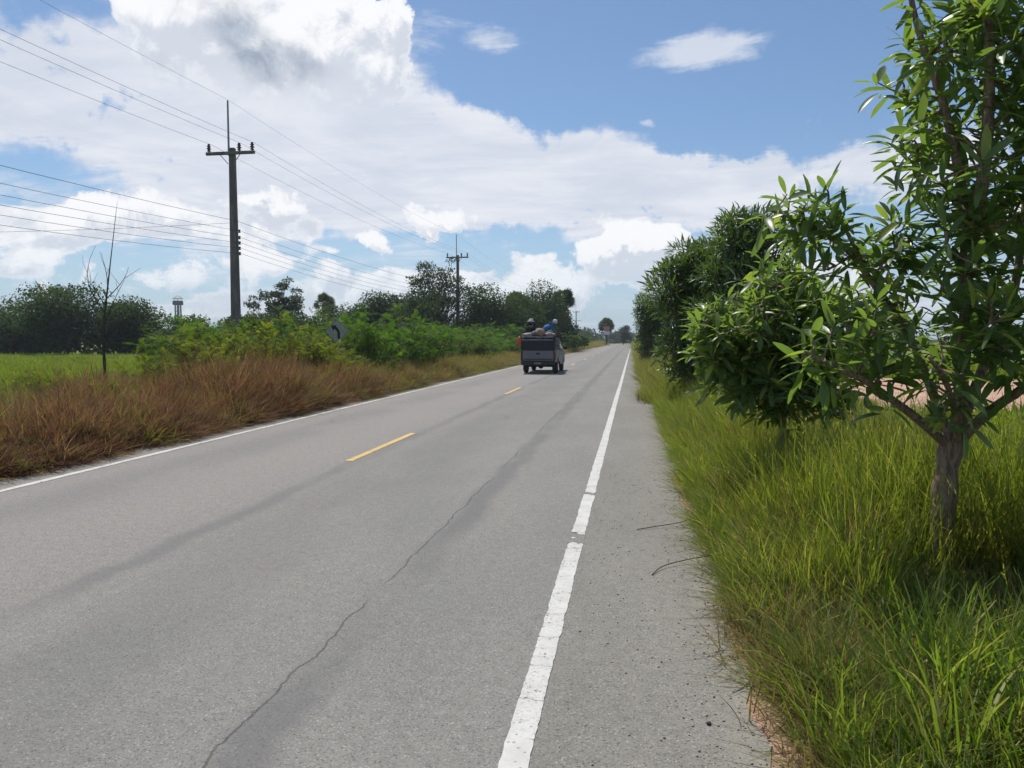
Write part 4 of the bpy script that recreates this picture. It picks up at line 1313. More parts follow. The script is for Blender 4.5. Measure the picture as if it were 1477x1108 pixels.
def right_grass():
    rng = np.random.default_rng(300)
    # tall verge grass between pavement and tree line
    n = 14500
    u = rng.uniform(size=n)
    Y = 2.0 + 20 * u ** 1.35
    X = rng.uniform(0.62, 4.6, n)
    edge = 0.66 + 0.16 * vnoise(X * 0, Y, 1.9, 3) + np.where(Y < 5.2, 0.20 * np.clip((5.2 - Y) / 1.6, 0, 1), 0.0) - np.clip((Y - 6) * 0.012, 0, 0.25)
    edge = edge + np.clip((4.4 - Y) * 0.16, 0, 0.16)
    d = X - edge
    keep = d > 0
    # straw clearing near the road by the trunk
    clear = np.exp(-(((X - 1.10) / 0.45) ** 2 + ((Y - 4.25) / 0.62) ** 2)) * 1.15
    keep &= rng.uniform(size=n) > clear * 1.1
    X, Y, d = X[keep], Y[keep], d[keep]
    h = np.clip(0.28 + 1.05 * d, 0.28, 1.14) * (0.82 + 0.25 * vnoise(X, Y, 1.1, 5))
    h *= np.where(Y < 5.0, np.clip(0.58 + 0.50 * (Y - 3.2) / 1.4, 0.42, 1.0), 1.0)
    h = np.where((X > 1.45) & (X < 2.5) & (Y > 3.6) & (Y < 5.15), np.minimum(h, 0.34 + 0.1 * rng.uniform(size=len(X))), h)
    h *= np.where(X > 2.9, np.clip(1.0 - 0.33 * (X - 2.9), 0.45, 1), 1.0)
    h = np.where((X > 2.0 + np.clip((10 - Y) * 0.3, 0, 2)) & (Y > 7), np.minimum(h, 0.40), h)
    h *= np.where(Y > 12, 0.85, 1.0)
    cl = vnoise(X, Y, 6.5, 11) + 0.7 * vnoise(X, Y, 14.0, 2)
    k2 = rng.uniform(size=len(X)) < np.clip(0.72 + 0.75 * cl, 0.10, 1.0)
    X, Y, d, h, cl = X[k2], Y[k2], d[k2], h[k2], cl[k2]
    h = h * np.clip(1 + 0.22 * cl, 0.6, 1.35) * rng.uniform(0.75, 1.2, len(X))
    n = len(X)
    P = np.stack([X, Y, np.full(n, -0.03)], 1)
    rot = rots(rng, n, 0.20, 3.1)
    # lean over the pavement at the rim
    rim = np.clip(0.40 - d, 0, 0.40) * 0.9
    rot[:, 1] -= rim * np.cos(rot[:, 2]) ; rot[:, 0] += rim * np.sin(rot[:, 2])
    rot[:, 2] *= np.where(rim > 0.02, 0.35, 1.0)
    scatter('long_grass', 'long green and yellow grass filling the right verge', 'grass', P, rot, sc3(0.75 + 0.4 * h, h), T_long, rng.choice(6, n, p=[.2, .2, .2, .2, .1, .1]))
    # undergrowth
    n = 7000
    X = rng.uniform(0.7, 5.2, n); Y = 1.6 + 17 * rng.uniform(size=n) ** 1.3
    edge = 0.72 + 0.16 * vnoise(X * 0, Y, 1.9, 3) + np.where(Y < 5.2, 0.10 * np.clip((5.2 - Y) / 1.6, 0, 1), 0.0)
    clear = np.exp(-(((X - 1.1) / 0.36) ** 2 + ((Y - 4.2) / 0.5) ** 2))
    k = (X > edge) & (rng.uniform(size=n) > clear * 1.05)
    X, Y = X[k], Y[k]; n = len(X)
    s = rng.uniform(0.7, 1.25, n)
    scatter('short_grass', 'short green undergrowth between the long stalks of the right verge', 'grass', np.stack([X, Y, np.full(n, -0.03)], 1), rots(rng, n, 0.25), sc3(s, s), T_short)
    # straw litter
    n = 3200
    X = rng.uniform(0.66, 2.2, n); Y = rng.uniform(2.4, 7.0, n)
    w_ = np.exp(-(((X - 1.15) / 0.45) ** 2 + ((Y - 4.3) / 0.8) ** 2)) + 0.16
    k = rng.uniform(size=n) < w_ * 1.3
    X, Y = X[k], Y[k]; n = len(X)
    s = rng.uniform(0.6, 1.2, n)
    scatter('dry_straw', 'dry straw-coloured grass litter at the pavement edge beside the tree', 'grass', np.stack([X, Y, np.full(n, -0.03)], 1), rots(rng, n, 0.5), sc3(s, s * 0.8), T_straw)
    n = 700
    X = rng.uniform(0.75, 3.6, n); Y = 3.0 + 11 * rng.uniform(size=n) ** 1.3
    k = rng.uniform(size=n) < np.clip(0.4 + vnoise(X, Y, 2.4, 21), 0, 1)
    X, Y = X[k], Y[k]; n = len(X)
    s = rng.uniform(0.55, 1.0, n) * np.where(Y < 5, 0.62, 1.0) * np.clip(0.5 + (X - 0.7) * 0.6, 0.4, 1)
    scatter('dead_stalks', 'reddish dead stalks standing among the green grass of the right verge', 'grass', np.stack([X, Y, np.full(n, -0.03)], 1), rots(rng, n, 0.25), sc3(s, s), T_brown[:3] + T_brown[5:])
    # broad-bladed bright shoots at the front
    n = 90
    X = rng.normal(1.72, 0.30, n); Y = rng.normal(3.35, 0.42, n)
    k = (X > 1.0) & (Y > 2.3); X, Y = X[k], Y[k]; n = len(X)
    s = rng.uniform(0.7, 1.2, n)
    scatter('bright_grass', 'bright broad-bladed grass in the foreground at the lower right', 'grass', np.stack([X, Y, np.full(n, -0.03)], 1), rots(rng, n, 0.2), sc3(s, s), T_broad)
    n = 9
    X = rng.normal(0.86, 0.05, n); Y = rng.normal(3.72, 0.07, n)
    rt_ = rots(rng, n, 0.2, 0.5); rt_[:, 1] -= 0.85
    scatter('leaning_grass', 'dark green grass tuft leaning out over the shoulder near the lower edge', 'grass', np.stack([X, Y, np.full(n, -0.02)], 1), rt_, sc3(np.full(n, 0.9), rng.uniform(0.8, 1.3, n)), T_short)
    # low grass towards the dirt clearing
    n = 9000
    X = rng.uniform(3.2, 22, n); Y = rng.uniform(5, 60, n)
    inside = (Y > 16.6 + 0.07 * (X - 4)) & (Y < 35.5) & (X > 3.9 + np.clip(Y - 17, 0, 99) * 0.20)
    k = ~inside; X, Y = X[k], Y[k]; n = len(X)
    s = rng.uniform(0.8, 1.6, n)
    scatter('field_grass', 'low green grass around the dirt clearing', 'grass', np.stack([X, Y, np.full(n, -0.04)], 1), rots(rng, n, 0.2), sc3(s * 1.5, s * 0.8), T_rice)
    # verge grass further along the road
    n = 9000
    Y = 20 + 180 * rng.uniform(size=n) ** 1.6; X = 0.35 + 5.5 * rng.uniform(size=n)
    s = 0.8 + Y * 0.012
    h = np.clip(0.35 + 0.7 * (X - 0.35), 0.3, 0.85)
    h = np.where((X > 2.6) & (Y < 42), 0.25, h)
    scatter('verge_grass', 'long grass running along the right verge into the distance', 'grass', np.stack([X, Y, np.full(n, -0.03)], 1), rots(rng, n, 0.15, 0.9), sc3(s, h), T_olive[:2] + T_long[:3], rng.choice(5, n, p=[.15, .15, .25, .25, .2]))


right_grass()


def left_grass():
    rng = np.random.default_rng(400)
    n = 9500
    Y = 3.0 + 32 * rng.uniform(size=n) ** 1.15
    X = -7.45 - 3.6 * rng.uniform(size=n) ** 0.9
    d = -7.45 - X - 0.10 * vnoise(X * 0, Y, 1.5, 2)
    keep = d > 0
    keep &= (Y < 21) | (rng.uniform(size=n) < np.clip(1 - (Y - 21) / 14, 0, 1) * 0.7)
    keep &= X > -10.6 - 0.6 * vnoise(X, Y, 0.6, 1)
    X, Y, d = X[keep], Y[keep], d[keep]; n = len(X)
    H = np.interp(Y, [6, 9, 12.5, 15, 18, 22, 27], [0.62, 0.82, 1.0, 1.28, 1.35, 1.1, 0.8])
    h = H * np.clip(0.40 + 0.75 * d, 0.38, 1.0) * (0.86 + 0.30 * vnoise(X, Y, 1.6, 7))
    h *= rng.uniform(0.66, 1.22, n) * (0.92 + 0.26 * vnoise(X, Y, 0.9, 15)) * (1 + 0.16 * vnoise(X, Y, 4.5, 9))
    rot = rots(rng, n, 0.24, 1.4)
    rot[:, 1] += np.clip(0.6 - d, 0, 0.6) * 1.15
    scatter('dry_grass', 'dense reddish brown dry grass along the left edge of the road', 'grass', np.stack([X, Y, np.full(n, -0.03)], 1), rot, sc3(0.8 + 0.35 * h, h), T_brown + T_olive[:2] + T_tan, rng.choice(10, n, p=[.13, .13, .13, .13, .12, .08, .08, .08, .06, .06]))
    # green grass behind the brown band, thinly
    n = 3200
    Y = rng.uniform(6, 30, n); X = rng.uniform(-14.5, -9.0, n)
    s = rng.uniform(0.7, 1.2, n)
    scatter('mixed_grass', 'thin green and brown grass between the brown band and the field', 'grass', np.stack([X, Y, np.full(n, -0.03)], 1), rots(rng, n, 0.2), sc3(s, s * np.interp(Y, [6, 14, 30], [0.45, 0.7, 0.95])), T_olive + T_long[:2])
    # olive verge further on
    n = 9000
    Y = 20 + 190 * rng.uniform(size=n) ** 1.7
    d = 2.8 * rng.uniform(size=n)
    k = (Y > 27) | (rng.uniform(size=n) < (Y - 19) / 8); Y, d = Y[k], d[k]; n = len(Y)
    X = -7.5 - d - 0.1 * vnoise(d * 0, Y, 0.9, 4)
    s = 0.9 + Y * 0.010
    h = np.clip(0.35 + 0.5 * d, 0.35, 1.0) * (0.8 + 0.2 * vnoise(X, Y, 0.5, 3))
    rot = rots(rng, n, 0.16, 1.0); rot[:, 1] += np.clip(0.6 - d, 0, 0.6) * 0.9
    scatter('verge_grass', 'olive and straw-coloured grass along the left verge beyond the brown grass', 'grass', np.stack([X, Y, np.full(n, -0.03)], 1), rot, sc3(s, h), T_olive + T_brown[:1] + T_tan, rng.choice(7, n, p=[.18, .18, .17, .17, .14, .08, .08]))
    # rice-green field
    n = 15000
    u = rng.uniform(size=n)
    Y = 9 + 55 * u ** 1.1; X = -11.5 - (6 + Y * 0.95) * rng.uniform(size=n) * 1.05
    s = 0.9 + Y * 0.016
    k = np.abs(Y + 0.12 * X - 21.2) > 0.35
    X, Y, s = X[k], Y[k], s[k]; n = len(X)
    scatter('field_grass', 'bright green grass of the left field', 'grass', np.stack([X, Y, np.full(n, -0.04)], 1), rots(rng, n, 0.15), sc3(s, rng.uniform(0.6, 1.05, n)), T_rice)


left_grass()

# ------------------------------------------------------------------ utility poles and wires
PX = -18.7
POLES = [-16.0, 33.6, 79.9, 141.0, 251.0]
SPZ = [6.75, 6.45, 6.2, 5.95, 5.7]
ARM_Z = 10.35


def ins_mesh():
    b = MB()
    b.lathe([(0.02, -0.05), (0.03, 0.0), (0.10, 0.02), (0.055, 0.07), (0.05, 0.10), (0.12, 0.13), (0.06, 0.18), (0.05, 0.21), (0.10, 0.24), (0.05, 0.30), (0.06, 0.34), (0.03, 0.37)], n=10)
    return b.mesh('insulator', M_PORC, True)


def spool_mesh():
    b = MB()
    b.lathe([(0.02, -0.08), (0.055, -0.07), (0.055, -0.03), (0.03, 0.0), (0.055, 0.03), (0.055, 0.07), (0.02, 0.08)], n=10)
    return b.mesh('spool', M_PORC, True)


def make_pole():
    r = thing('utility_pole', 'x', 'utility pole', (PX, POLES[1], 0), 0, 'concrete utility poles along the left side')
    b = MB()
    vs, fs = [], []
    for z, w_ in ((-0.2, 0.20), (10.62, 0.125)):
        vs += [(-w_, -w_ * 0.8, z), (w_, -w_ * 0.8, z), (w_, w_ * 0.8, z), (-w_, w_ * 0.8, z)]
    b.add(vs, [(0, 1, 5, 4), (1, 2, 6, 5), (2, 3, 7, 6), (3, 0, 4, 7), (4, 5, 6, 7), (3, 2, 1, 0)])
    b.build('shaft', M_CONC, r)
    b = MB(); b.box(-1.22, 1.22, -0.24, -0.12, ARM_Z - 0.07, ARM_Z + 0.07, 0.01); b.build('crossarm', M_CONC, r)
    b = MB(); b.tube([(-0.10, -0.14, ARM_Z - 0.1), (-0.10, -0.14, 12.7)], [0.05, 0.04], 8); b.build('top_mast', M_STEEL, r)
    for s in (-1, 1):
        b = MB(); b.tube([(s * 0.13, -0.16, ARM_Z - 0.50), (s * 0.50, -0.20, ARM_Z - 0.07)], 0.018, 6); b.build('brace', M_STEEL, r)
    im = ins_mesh()
    for x in (-1.08, 0.45, 1.10):
        o = link('insulator', im, r); o.location = (x, -0.18, ARM_Z + 0.10)
    o = link('insulator', im, r); o.location = (-0.10, -0.14, 12.70); o.scale = (0.4, 0.4, 0.25)
    sm = spool_mesh()
    for z in SPZ:
        o = link('spool', sm, r); o.location = (0.27, 0, z)
    b = MB(); b.box(0.155, 0.20, -0.03, 0.03, SPZ[-1] - 0.15, SPZ[0] + 0.15); b.build('spool_rack', M_STEEL, r)
    return r


labels = ['concrete utility pole outside the frame behind the camera on the left',
          'nearest concrete utility pole, tall with crossarm, at the left of the picture',
          'second concrete utility pole, beside the tall airy tree',
          'third concrete utility pole, only its top above the trees behind the pickup',
          'farthest utility pole, small on the horizon right of the pickup']
p0 = make_pole()
poles = []
for i, (y, lab) in enumerate(zip(POLES, labels)):
    p = p0 if i == 0 else copy_tree(p0)
    p.location = (PX, y, 0); p['label'] = lab
    poles.append(p)
# the far pole carries a second, lower arm
b = MB(); b.box(-1.6, 1.6, -0.24, -0.12, 7.4, 7.55, 0.01); b.build('crossarm', M_CONC, poles[4])


def wire(label, x, z, sag, r=0.010, ys=POLES + [340.0]):
    pts = []
    for a, c in zip(ys[:-1], ys[1:]):
        n = 16
        sg = sag * min(1.6, ((c - a) / 48.0) ** 2)
        for k in range(n):
            u = k / n
            pts.append((x, a + (c - a) * u, z - 4 * sg * u * (1 - u)))
    pts.append((x, ys[-1], z))
    b = MB(); b.tube(pts, r, 5)
    props(b.build('power_line', M_WIRE), label, 'power line', 'overhead wires along the utility poles')


wire('topmost thin wire running over the mast tips of the poles', PX - 0.10, 12.82, 0.45, 0.005)
wire('upper wire on the left end of the crossarms', PX - 1.08, ARM_Z + 0.48, 0.55, 0.006)
wire('upper wire on the insulator just right of the pole heads', PX + 0.45, ARM_Z + 0.48, 0.55, 0.006)
wire('upper wire on the right end of the crossarms', PX + 1.10, ARM_Z + 0.48, 0.55, 0.006)
for k, z in enumerate(SPZ):
    wire('%s of the five lower wires carried on the pole sides' % ['highest', 'second from the top', 'middle one', 'second from the bottom', 'lowest'][k], PX + 0.335, z, 0.6 + 0.05 * k, 0.0068)
wire('lone communication cable above the five lower wires', PX + 0.2, 7.22, 0.5, 0.008)
b = MB()
pts = []
for k in range(17):
    u = k / 16
    pts.append((PX - 0.2 - 26 * u, 33.6 - 4 * u, 7.15 - 0.3 * u - 1.2 * u * (1 - u)))
b.tube(pts, 0.007, 5)
props(b.build('power_line', M_WIRE), 'branch wire leaving the nearest pole to the left over the field', 'power line', 'overhead wires along the utility poles')
b = MB(); b.tube([(PX - 26.2, 29.6, -0.2), (PX - 26.2, 29.6, 7.0)], [0.14, 0.10], 8)
props(b.build('service_post', M_CONC), 'thin post out in the field holding the branch wire, left of the frame', 'post')

# ------------------------------------------------------------------ curve sign
sg = thing('warning_sign', 'diamond road sign with black left-curve arrow half hidden in bushes', 'road sign', (-10.0, 24.6, 0), R(6))
b = MB(); b.box(-0.04, 0.04, 0.02, 0.10, -0.1, 1.62, 0.006); b.build('post', mat('sign_post_paint', (0.45, 0.45, 0.45), 0.6), sg)
hw = 0.44
b = MB(); vs = []
for yy in (0.0, 0.014):
    vs += [(0, yy, 1.93 - hw), (hw, yy, 1.93), (0, yy, 1.93 + hw), (-hw, yy, 1.93)]
b.add(vs, [(0, 1, 2, 3), (7, 6, 5, 4), (0, 4, 5, 1), (1, 5, 6, 2), (2, 6, 7, 3), (3, 7, 4, 0)])
b.build('panel', mat('faded_sign_face', (0.34, 0.35, 0.28), 0.45), sg)
b = MB()    # border strips
hw2, hw3 = hw * 0.955, hw * 0.915
o_ = [(0, -hw2), (hw2, 0), (0, hw2), (-hw2, 0)]; i_ = [(0, -hw3), (hw3, 0), (0, hw3), (-hw3, 0)]
b.add([(x, -0.003, 1.93 + z) for x, z in o_ + i_], [(0, 1, 5, 4), (1, 2, 6, 5), (2, 3, 7, 6), (3, 0, 4, 7)])
M_BLK = mat('black_vinyl', (0.012, 0.012, 0.012), 0.5)
b.build('border', M_BLK, sg)
b = MB()    # arrow: vertical stem bending to the left, with head
path = [(0.07, -0.24), (0.07, -0.12), (0.065, -0.03), (0.035, 0.05), (-0.02, 0.11), (-0.07, 0.14)]
vs = []
for k, (x, z) in enumerate(path):
    a = Vector(path[max(0, k - 1)]); c = Vector(path[min(len(path) - 1, k + 1)])
    d = (c - a).normalized(); n_ = Vector((-d.y, d.x)) * 0.045
    vs += [(x + n_.x, -0.004, 1.93 + z + n_.y), (x - n_.x, -0.004, 1.93 + z - n_.y)]
fs = [(2 * k, 2 * k + 1, 2 * k + 3, 2 * k + 2) for k in range(len(path) - 1)]
b.add(vs, fs)
b.add([(-0.20, -0.0045, 1.93 + 0.205), (0.01, -0.0045, 1.93 + 0.215), (-0.12, -0.0045, 1.93 + 0.02), (-0.06, -0.0045, 1.93 + 0.13)], [(0, 2, 3), (0, 3, 1)])
b.build('arrow', M_BLK, sg)

# ------------------------------------------------------------------ water tower
tw = thing('water_tower', 'far water tank tower on thin legs with conical roof', 'water tower', (-148.5, 230, 0))
M_TW = mat('tower_grey', (0.20, 0.22, 0.26), 0.7)
for a in range(6):
    w_ = a * math.pi / 3 + 0.3
    b = MB(); b.tube([(1.15 * math.cos(w_), 1.15 * math.sin(w_), -0.2), (0.95 * math.cos(w_), 0.95 * math.sin(w_), 12.7)], 0.13, 6); b.build('leg', M_TW, tw)
for z in (4.0, 8.0, 10.6):
    b = MB(); b.tube([(1.0 * math.cos(k * math.pi / 6), 1.0 * math.sin(k * math.pi / 6), z) for k in range(13)], 0.07, 4); b.build('ring_beam', M_TW, tw)
b = MB(); b.tube([(0.15, 0, 0), (0.15, 0, 12.8)], 0.3, 8); b.build('riser_pipe', M_TW, tw)
b = MB(); b.lathe([(1.6, 12.65), (1.7, 12.9), (1.6, 14.0), (1.2, 14.05)], n=18); b.build('tank', mat('tank_dark', (0.06, 0.075, 0.10), 0.6), tw)
b = MB(); b.lathe([(1.75, 14.65), (1.72, 14.72), (0.9, 15.35), (0.06, 15.95)], n=16); b.build('roof', mat('roof_grey', (0.28, 0.29, 0.33), 0.6), tw)
for a in range(4):
    w_ = a * math.pi / 2 + 0.5
    b = MB(); b.tube([(1.1 * math.cos(w_), 1.1 * math.sin(w_), 14.0), (1.1 * math.cos(w_), 1.1 * math.sin(w_), 14.85)], 0.06, 4); b.build('roof_post', M_TW, tw)

# distant roadside board
bd = thing('roadside_board', 'small faded red and white board far off by the bend', 'sign board', (-5.75, 168, 0))
for x in (-0.45, 0.45):
    b = MB(); b.tube([(x, 0.12, -0.1), (x, 0.12, 4.2)], 0.06, 6); b.build('post', M_STEEL, bd)
b = MB(); b.box(-0.6, 0.6, -0.05, 0.05, 3.2, 4.3, 0.01); b.build('panel', mat('faded_red_panel', (0.42, 0.16, 0.13), 0.6), bd)
b = MB(); b.box(-0.6, 0.6, -0.05, 0.05, 2.5, 3.19, 0.01); b.build('panel', mat('faded_white_panel', (0.65, 0.65, 0.66), 0.6), bd)

# ------------------------------------------------------------------ pickup truck
TX, TY = -4.47, 35.8
tr = thing('pickup_truck', 'loaded silver-grey pickup seen from behind, driving away with a black caged bed', 'pickup truck', (TX, TY, 0))
M_SILV = mat('silver_paint', (0.155, 0.16, 0.175), 0.4, 0.35, 0.5, f_dirtycar)
M_BLACKP = mat('black_panel', (0.018, 0.018, 0.020), 0.55)
M_DGREY = mat('dark_plastic', (0.03, 0.03, 0.032), 0.6)
M_RUB = mat('tyre_rubber', (0.02, 0.02, 0.02), 0.85)
M_GLASS = mat('dark_glass', (0.02, 0.025, 0.03), 0.08, 0, 0.6)
M_RED = mat('red_lens', (0.10, 0.012, 0.012), 0.3)
HWD = 0.83
# bed sides (profile with wheel arch), Y forward from the tailgate
def side_profile(s):
    """bed side panel with a wheel arch cut out"""
    mb = MB()
    yy = np.linspace(0.0, 2.25, 28)
    up, lo = [], []
    for y in yy:
        zz = 0.56
        r = 0.40
        if abs(y - 1.12) < r: zz = max(zz, 0.36 + math.sqrt(r * r - (y - 1.12) ** 2))
        lo.append(zz); up.append(1.12)
    bulge = [0.02 * math.sin(math.pi * u) for u in np.linspace(0, 1, 28)]
    vs = []
    for j in range(28):
        x = s * HWD + s * bulge[j] * 0.5
        xi = s * (HWD - 0.05)
        vs += [(x, yy[j], lo[j]), (s * (HWD + 0.015), yy[j], (lo[j] + 1.12) / 2), (s * (HWD - 0.01), yy[j], 1.12), (xi, yy[j], 1.12), (xi, yy[j], lo[j])]
    fs = []
    for j in range(27):
        for k in range(5):
            k2 = (k + 1) % 5
            fs.append((j * 5 + k, j * 5 + k2, (j + 1) * 5 + k2, (j + 1) * 5 + k))
    fs += [(0, 1, 2, 3, 4), (27 * 5 + 4, 27 * 5 + 3, 27 * 5 + 2, 27 * 5 + 1, 27 * 5)]
    mb.add(vs, fs)
    return mb


for s in (-1, 1):
    side_profile(s).build('bed_side', M_SILV, tr, False)
b = MB(); b.box(-HWD + 0.06, HWD - 0.06, 0.03, 2.22, 0.55, 0.62); b.build('bed_floor', M_DGREY, tr)
tg = MB(); tg.box(-HWD + 0.09, HWD - 0.09, -0.03, 0.03, 0.62, 1.11, 0.012); tgo = tg.build('tailgate', M_SILV, tr)
b = MB(); b.box(-0.10, 0.10, -0.055, -0.031, 0.93, 1.01, 0.006); b.build('handle', M_DGREY, tgo)
b = MB(); b.box(-HWD + 0.16, HWD - 0.16, -0.042, -0.031, 0.68, 0.72); b.build('trim', M_DGREY, tgo)
for s in (-1, 1):
    b = MB(); b.box(min(s * (HWD + 0.006), s * (HWD - 0.085)), max(s * (HWD + 0.006), s * (HWD - 0.085)), -0.035, 0.02, 0.66, 1.08, 0.01); b.build('tail_light', M_RED, tr)
b = MB(); b.box(-HWD + 0.02, HWD - 0.02, -0.16, -0.02, 0.42, 0.60, 0.03); bo = b.build('rear_bumper', M_DGREY, tr)
b = MB(); b.box(-0.17, 0.17, -0.172, -0.162, 0.47, 0.56); b.build('number_plate', mat('plate_dirty', (0.20, 0.20, 0.19), 0.6), bo)
# cab
b = MB()
cab = [(2.28, 0.5), (2.28, 1.12), (2.42, 1.62), (2.75, 1.70), (3.25, 1.66), (3.85, 1.12), (4.75, 0.98), (4.92, 0.80), (4.92, 0.42), (4.2, 0.38), (3.3, 0.36), (2.5, 0.42)]
vs = []
for s in (-1, 1):
    for (yy, zz) in cab:
        ins = 0.0 if zz < 1.14 else 0.13 * (zz - 1.12) / 0.5
        vs.append((s * (HWD - ins), yy, zz))
n_ = len(cab)
fs = [tuple(range(n_)), tuple(range(2 * n_ - 1, n_ - 1, -1))] + [(k, k + n_, (k + 1) % n_ + n_, (k + 1) % n_) for k in range(n_)]
b.add(vs, fs); b.build('cab', M_SILV, tr)
b = MB(); b.add([(-0.62, 2.30, 1.18), (0.62, 2.30, 1.18), (0.55, 2.405, 1.56), (-0.55, 2.405, 1.56)], [(0, 1, 2, 3)]); b.build('rear_window', M_GLASS, tr)
for s in (-1, 1):
    xo = lambda z: s * (HWD + 0.004 - 0.13 * (z - 1.12) / 0.5 if z > 1.12 else HWD + 0.004)
    b = MB(); b.add([(xo(1.15), 2.42, 1.15), (xo(1.15), 3.70, 1.15), (xo(1.58), 3.22, 1.58), (xo(1.58), 2.52, 1.58)], [(0, 1, 2, 3)] if s > 0 else [(3, 2, 1, 0)]); b.build('side_window', M_GLASS, tr)
    b = MB(); b.box(min(s * HWD, s * (HWD + 0.10)), max(s * HWD, s * (HWD + 0.10)), 3.62, 3.66, 1.16, 1.19)
    b.box(min(s * (HWD + 0.06), s * (HWD + 0.26)), max(s * (HWD + 0.06), s * (HWD + 0.26)), 3.58, 3.68, 1.12, 1.30, 0.02); b.build('mirror', M_BLACKP, tr)
    b = MB(); b.add([(s * (HWD - 0.01), 0.0, 0), (s * (HWD - 0.01), 0.0, 0)], []);
    b = MB(); b.box(min(s * (HWD - 0.22), s * (HWD - 0.02)), max(s * (HWD - 0.22), s * (HWD - 0.02)), 0.62, 0.64, 0.16, 0.55); b.build('mudflap', M_RUB, tr)
b = MB(); b.box(-0.30, 0.30, 0.3, 4.5, 0.36, 0.50); b.build('chassis', M_DGREY, tr)
b = MB(); b.tube([(-HWD + 0.12, 1.12, 0.34), (HWD - 0.12, 1.12, 0.34)], 0.05, 8); b.lathe([(0.03, -0.12), (0.12, -0.09), (0.14, 0.0), (0.12, 0.09), (0.03, 0.12)], (0, 1.12, 0.34), 10, 'Y'); b.build('rear_axle', M_DGREY, tr)
for s in (-1, 1):
    for yy in (1.12, 4.02):
        b = MB(); c = s * (HWD - 0.10)
        b.lathe([(0.20, -0.10), (0.33, -0.10), (0.355, -0.06), (0.36, 0.0), (0.355, 0.06), (0.33, 0.10), (0.20, 0.10)], (c, yy, 0.36), 22, 'X')
        w_ = b.build('wheel', M_RUB, tr, True)
        b = MB(); b.lathe([(0.04, 0.05), (0.12, 0.06), (0.19, 0.10), (0.205, 0.104)] if s > 0 else [(0.04, -0.05), (0.12, -0.06), (0.19, -0.10), (0.205, -0.104)], (c, yy, 0.36), 18, 'X'); b.build('rim', M_STEEL, w_, True)
# tall stake cage with black boards
cg = MB()
for s in (-1, 1):
    for yy in (0.02, 0.75, 1.5, 2.22):
        cg.box(s * (HWD - 0.04) - 0.02, s * (HWD - 0.04) + 0.02, yy - 0.02, yy + 0.02, 1.12, 1.80)
cg.build('cage_posts', M_BLACKP, tr)
for s in (-1, 1):
    for z0 in (1.125, 1.36, 1.60):
        b = MB(); xx = s * (HWD - 0.005); b.box(min(xx, xx - s * 0.014), max(xx, xx - s * 0.014), 0.0, 2.24, z0, z0 + 0.19 if z0 < 1.6 else z0 + 0.13); b.build('side_board', M_BLACKP, tr)
M_TARP = mat('black_tarpaulin', (0.014, 0.015, 0.02), 0.6)
b = MB(); b.box(-HWD + 0.07, HWD - 0.07, -0.02, 0.0, 1.125, 1.58); b.build('rear_board', M_TARP, tr)
for z0, ww in ((1.62, 0.02), (1.76, 0.02)):
    b = MB(); b.box(-HWD + 0.03, HWD - 0.03, -0.045, -0.021, z0 - ww, z0 + ww, 0.004); b.build('cage_rail', M_STEEL, tr)
for k in range(5):
    x = -0.6 + k * 0.3
    b = MB(); b.box(x - 0.012, x + 0.012, -0.036, -0.022, 1.13, 1.58); b.build('board_batten', M_BLACKP, tr)
b = MB(); b.box(HWD - 0.12, HWD - 0.03, -0.05, 0.04, 1.10, 1.80); b.build('corner_post', M_BLACKP, tr)


def lump(name, label, cat, c, r, m, seed, flat=1.0, group=None):
    """a soft tied sack"""
    bm = bmesh.new()
    bmesh.ops.create_icosphere(bm, subdivisions=3, radius=1.0)
    rg = random.Random(seed)
    a, b2, c2 = rg.uniform(0, 6), rg.uniform(0, 6), rg.uniform(0, 6)
    for v in bm.verts:
        p = v.co
        k = 1 + 0.13 * math.sin(p.x * 3.1 + a) * math.cos(p.y * 2.7 + b2) + 0.07 * math.sin(p.z * 6 + c2 + p.x * 5) + 0.03 * math.sin(p.y * 13 + a)
        if p.z < -0.35: k *= 1.03
        v.co = Vector((p.x * r[0] * k, p.y * r[1] * k, max(p.z, -0.6) * r[2] * k))
    me = bpy.data.meshes.new(name); bm.to_mesh(me); bm.free()
    me.materials.append(m)
    me.polygons.foreach_set('use_smooth', [True] * len(me.polygons))
    o = link(name, me); o.location = c
    props(o, label, cat, group)
    return o


M_SACKG = mat('grey_sack', (0.22, 0.21, 0.21), 0.8)
M_SACKB = mat('tan_sack', (0.30, 0.20, 0.13), 0.85)
M_SACKD = mat('dark_sack', (0.035, 0.035, 0.04), 0.8)
lump('sack', 'dark lumpy sack filling the left of the loaded pickup bed', 'sack', (TX - 0.40, TY + 0.62, 1.52), (0.42, 0.5, 0.48), M_SACKD, 1)
lump('sack', 'dark lumpy sack filling the right of the loaded pickup bed', 'sack', (TX + 0.38, TY + 0.62, 1.56), (0.40, 0.5, 0.52), M_SACKD, 2)
lump('sack', 'pale grey sack hanging over the top left of the pickup cage', 'sack', (TX - 0.55, TY + 0.22, 1.84), (0.24, 0.22, 0.13), M_SACKG, 3)
lump('sack', 'small grey bundle on the pickup load between the grey and tan sacks', 'sack', (TX - 0.22, TY + 0.30, 1.90), (0.20, 0.2, 0.14), mat('mid_sack', (0.11, 0.105, 0.11), 0.8), 4)
lump('sack', 'tan brown sack in the middle of the pickup load', 'sack', (TX + 0.06, TY + 0.25, 1.97), (0.26, 0.2, 0.21), M_SACKB, 5)
lump('sack', 'pinkish grey cloth bundle at the right of the pickup load', 'sack', (TX + 0.52, TY + 0.25, 1.86), (0.26, 0.2, 0.12), mat('pink_grey_cloth', (0.25, 0.21, 0.21), 0.8), 6)
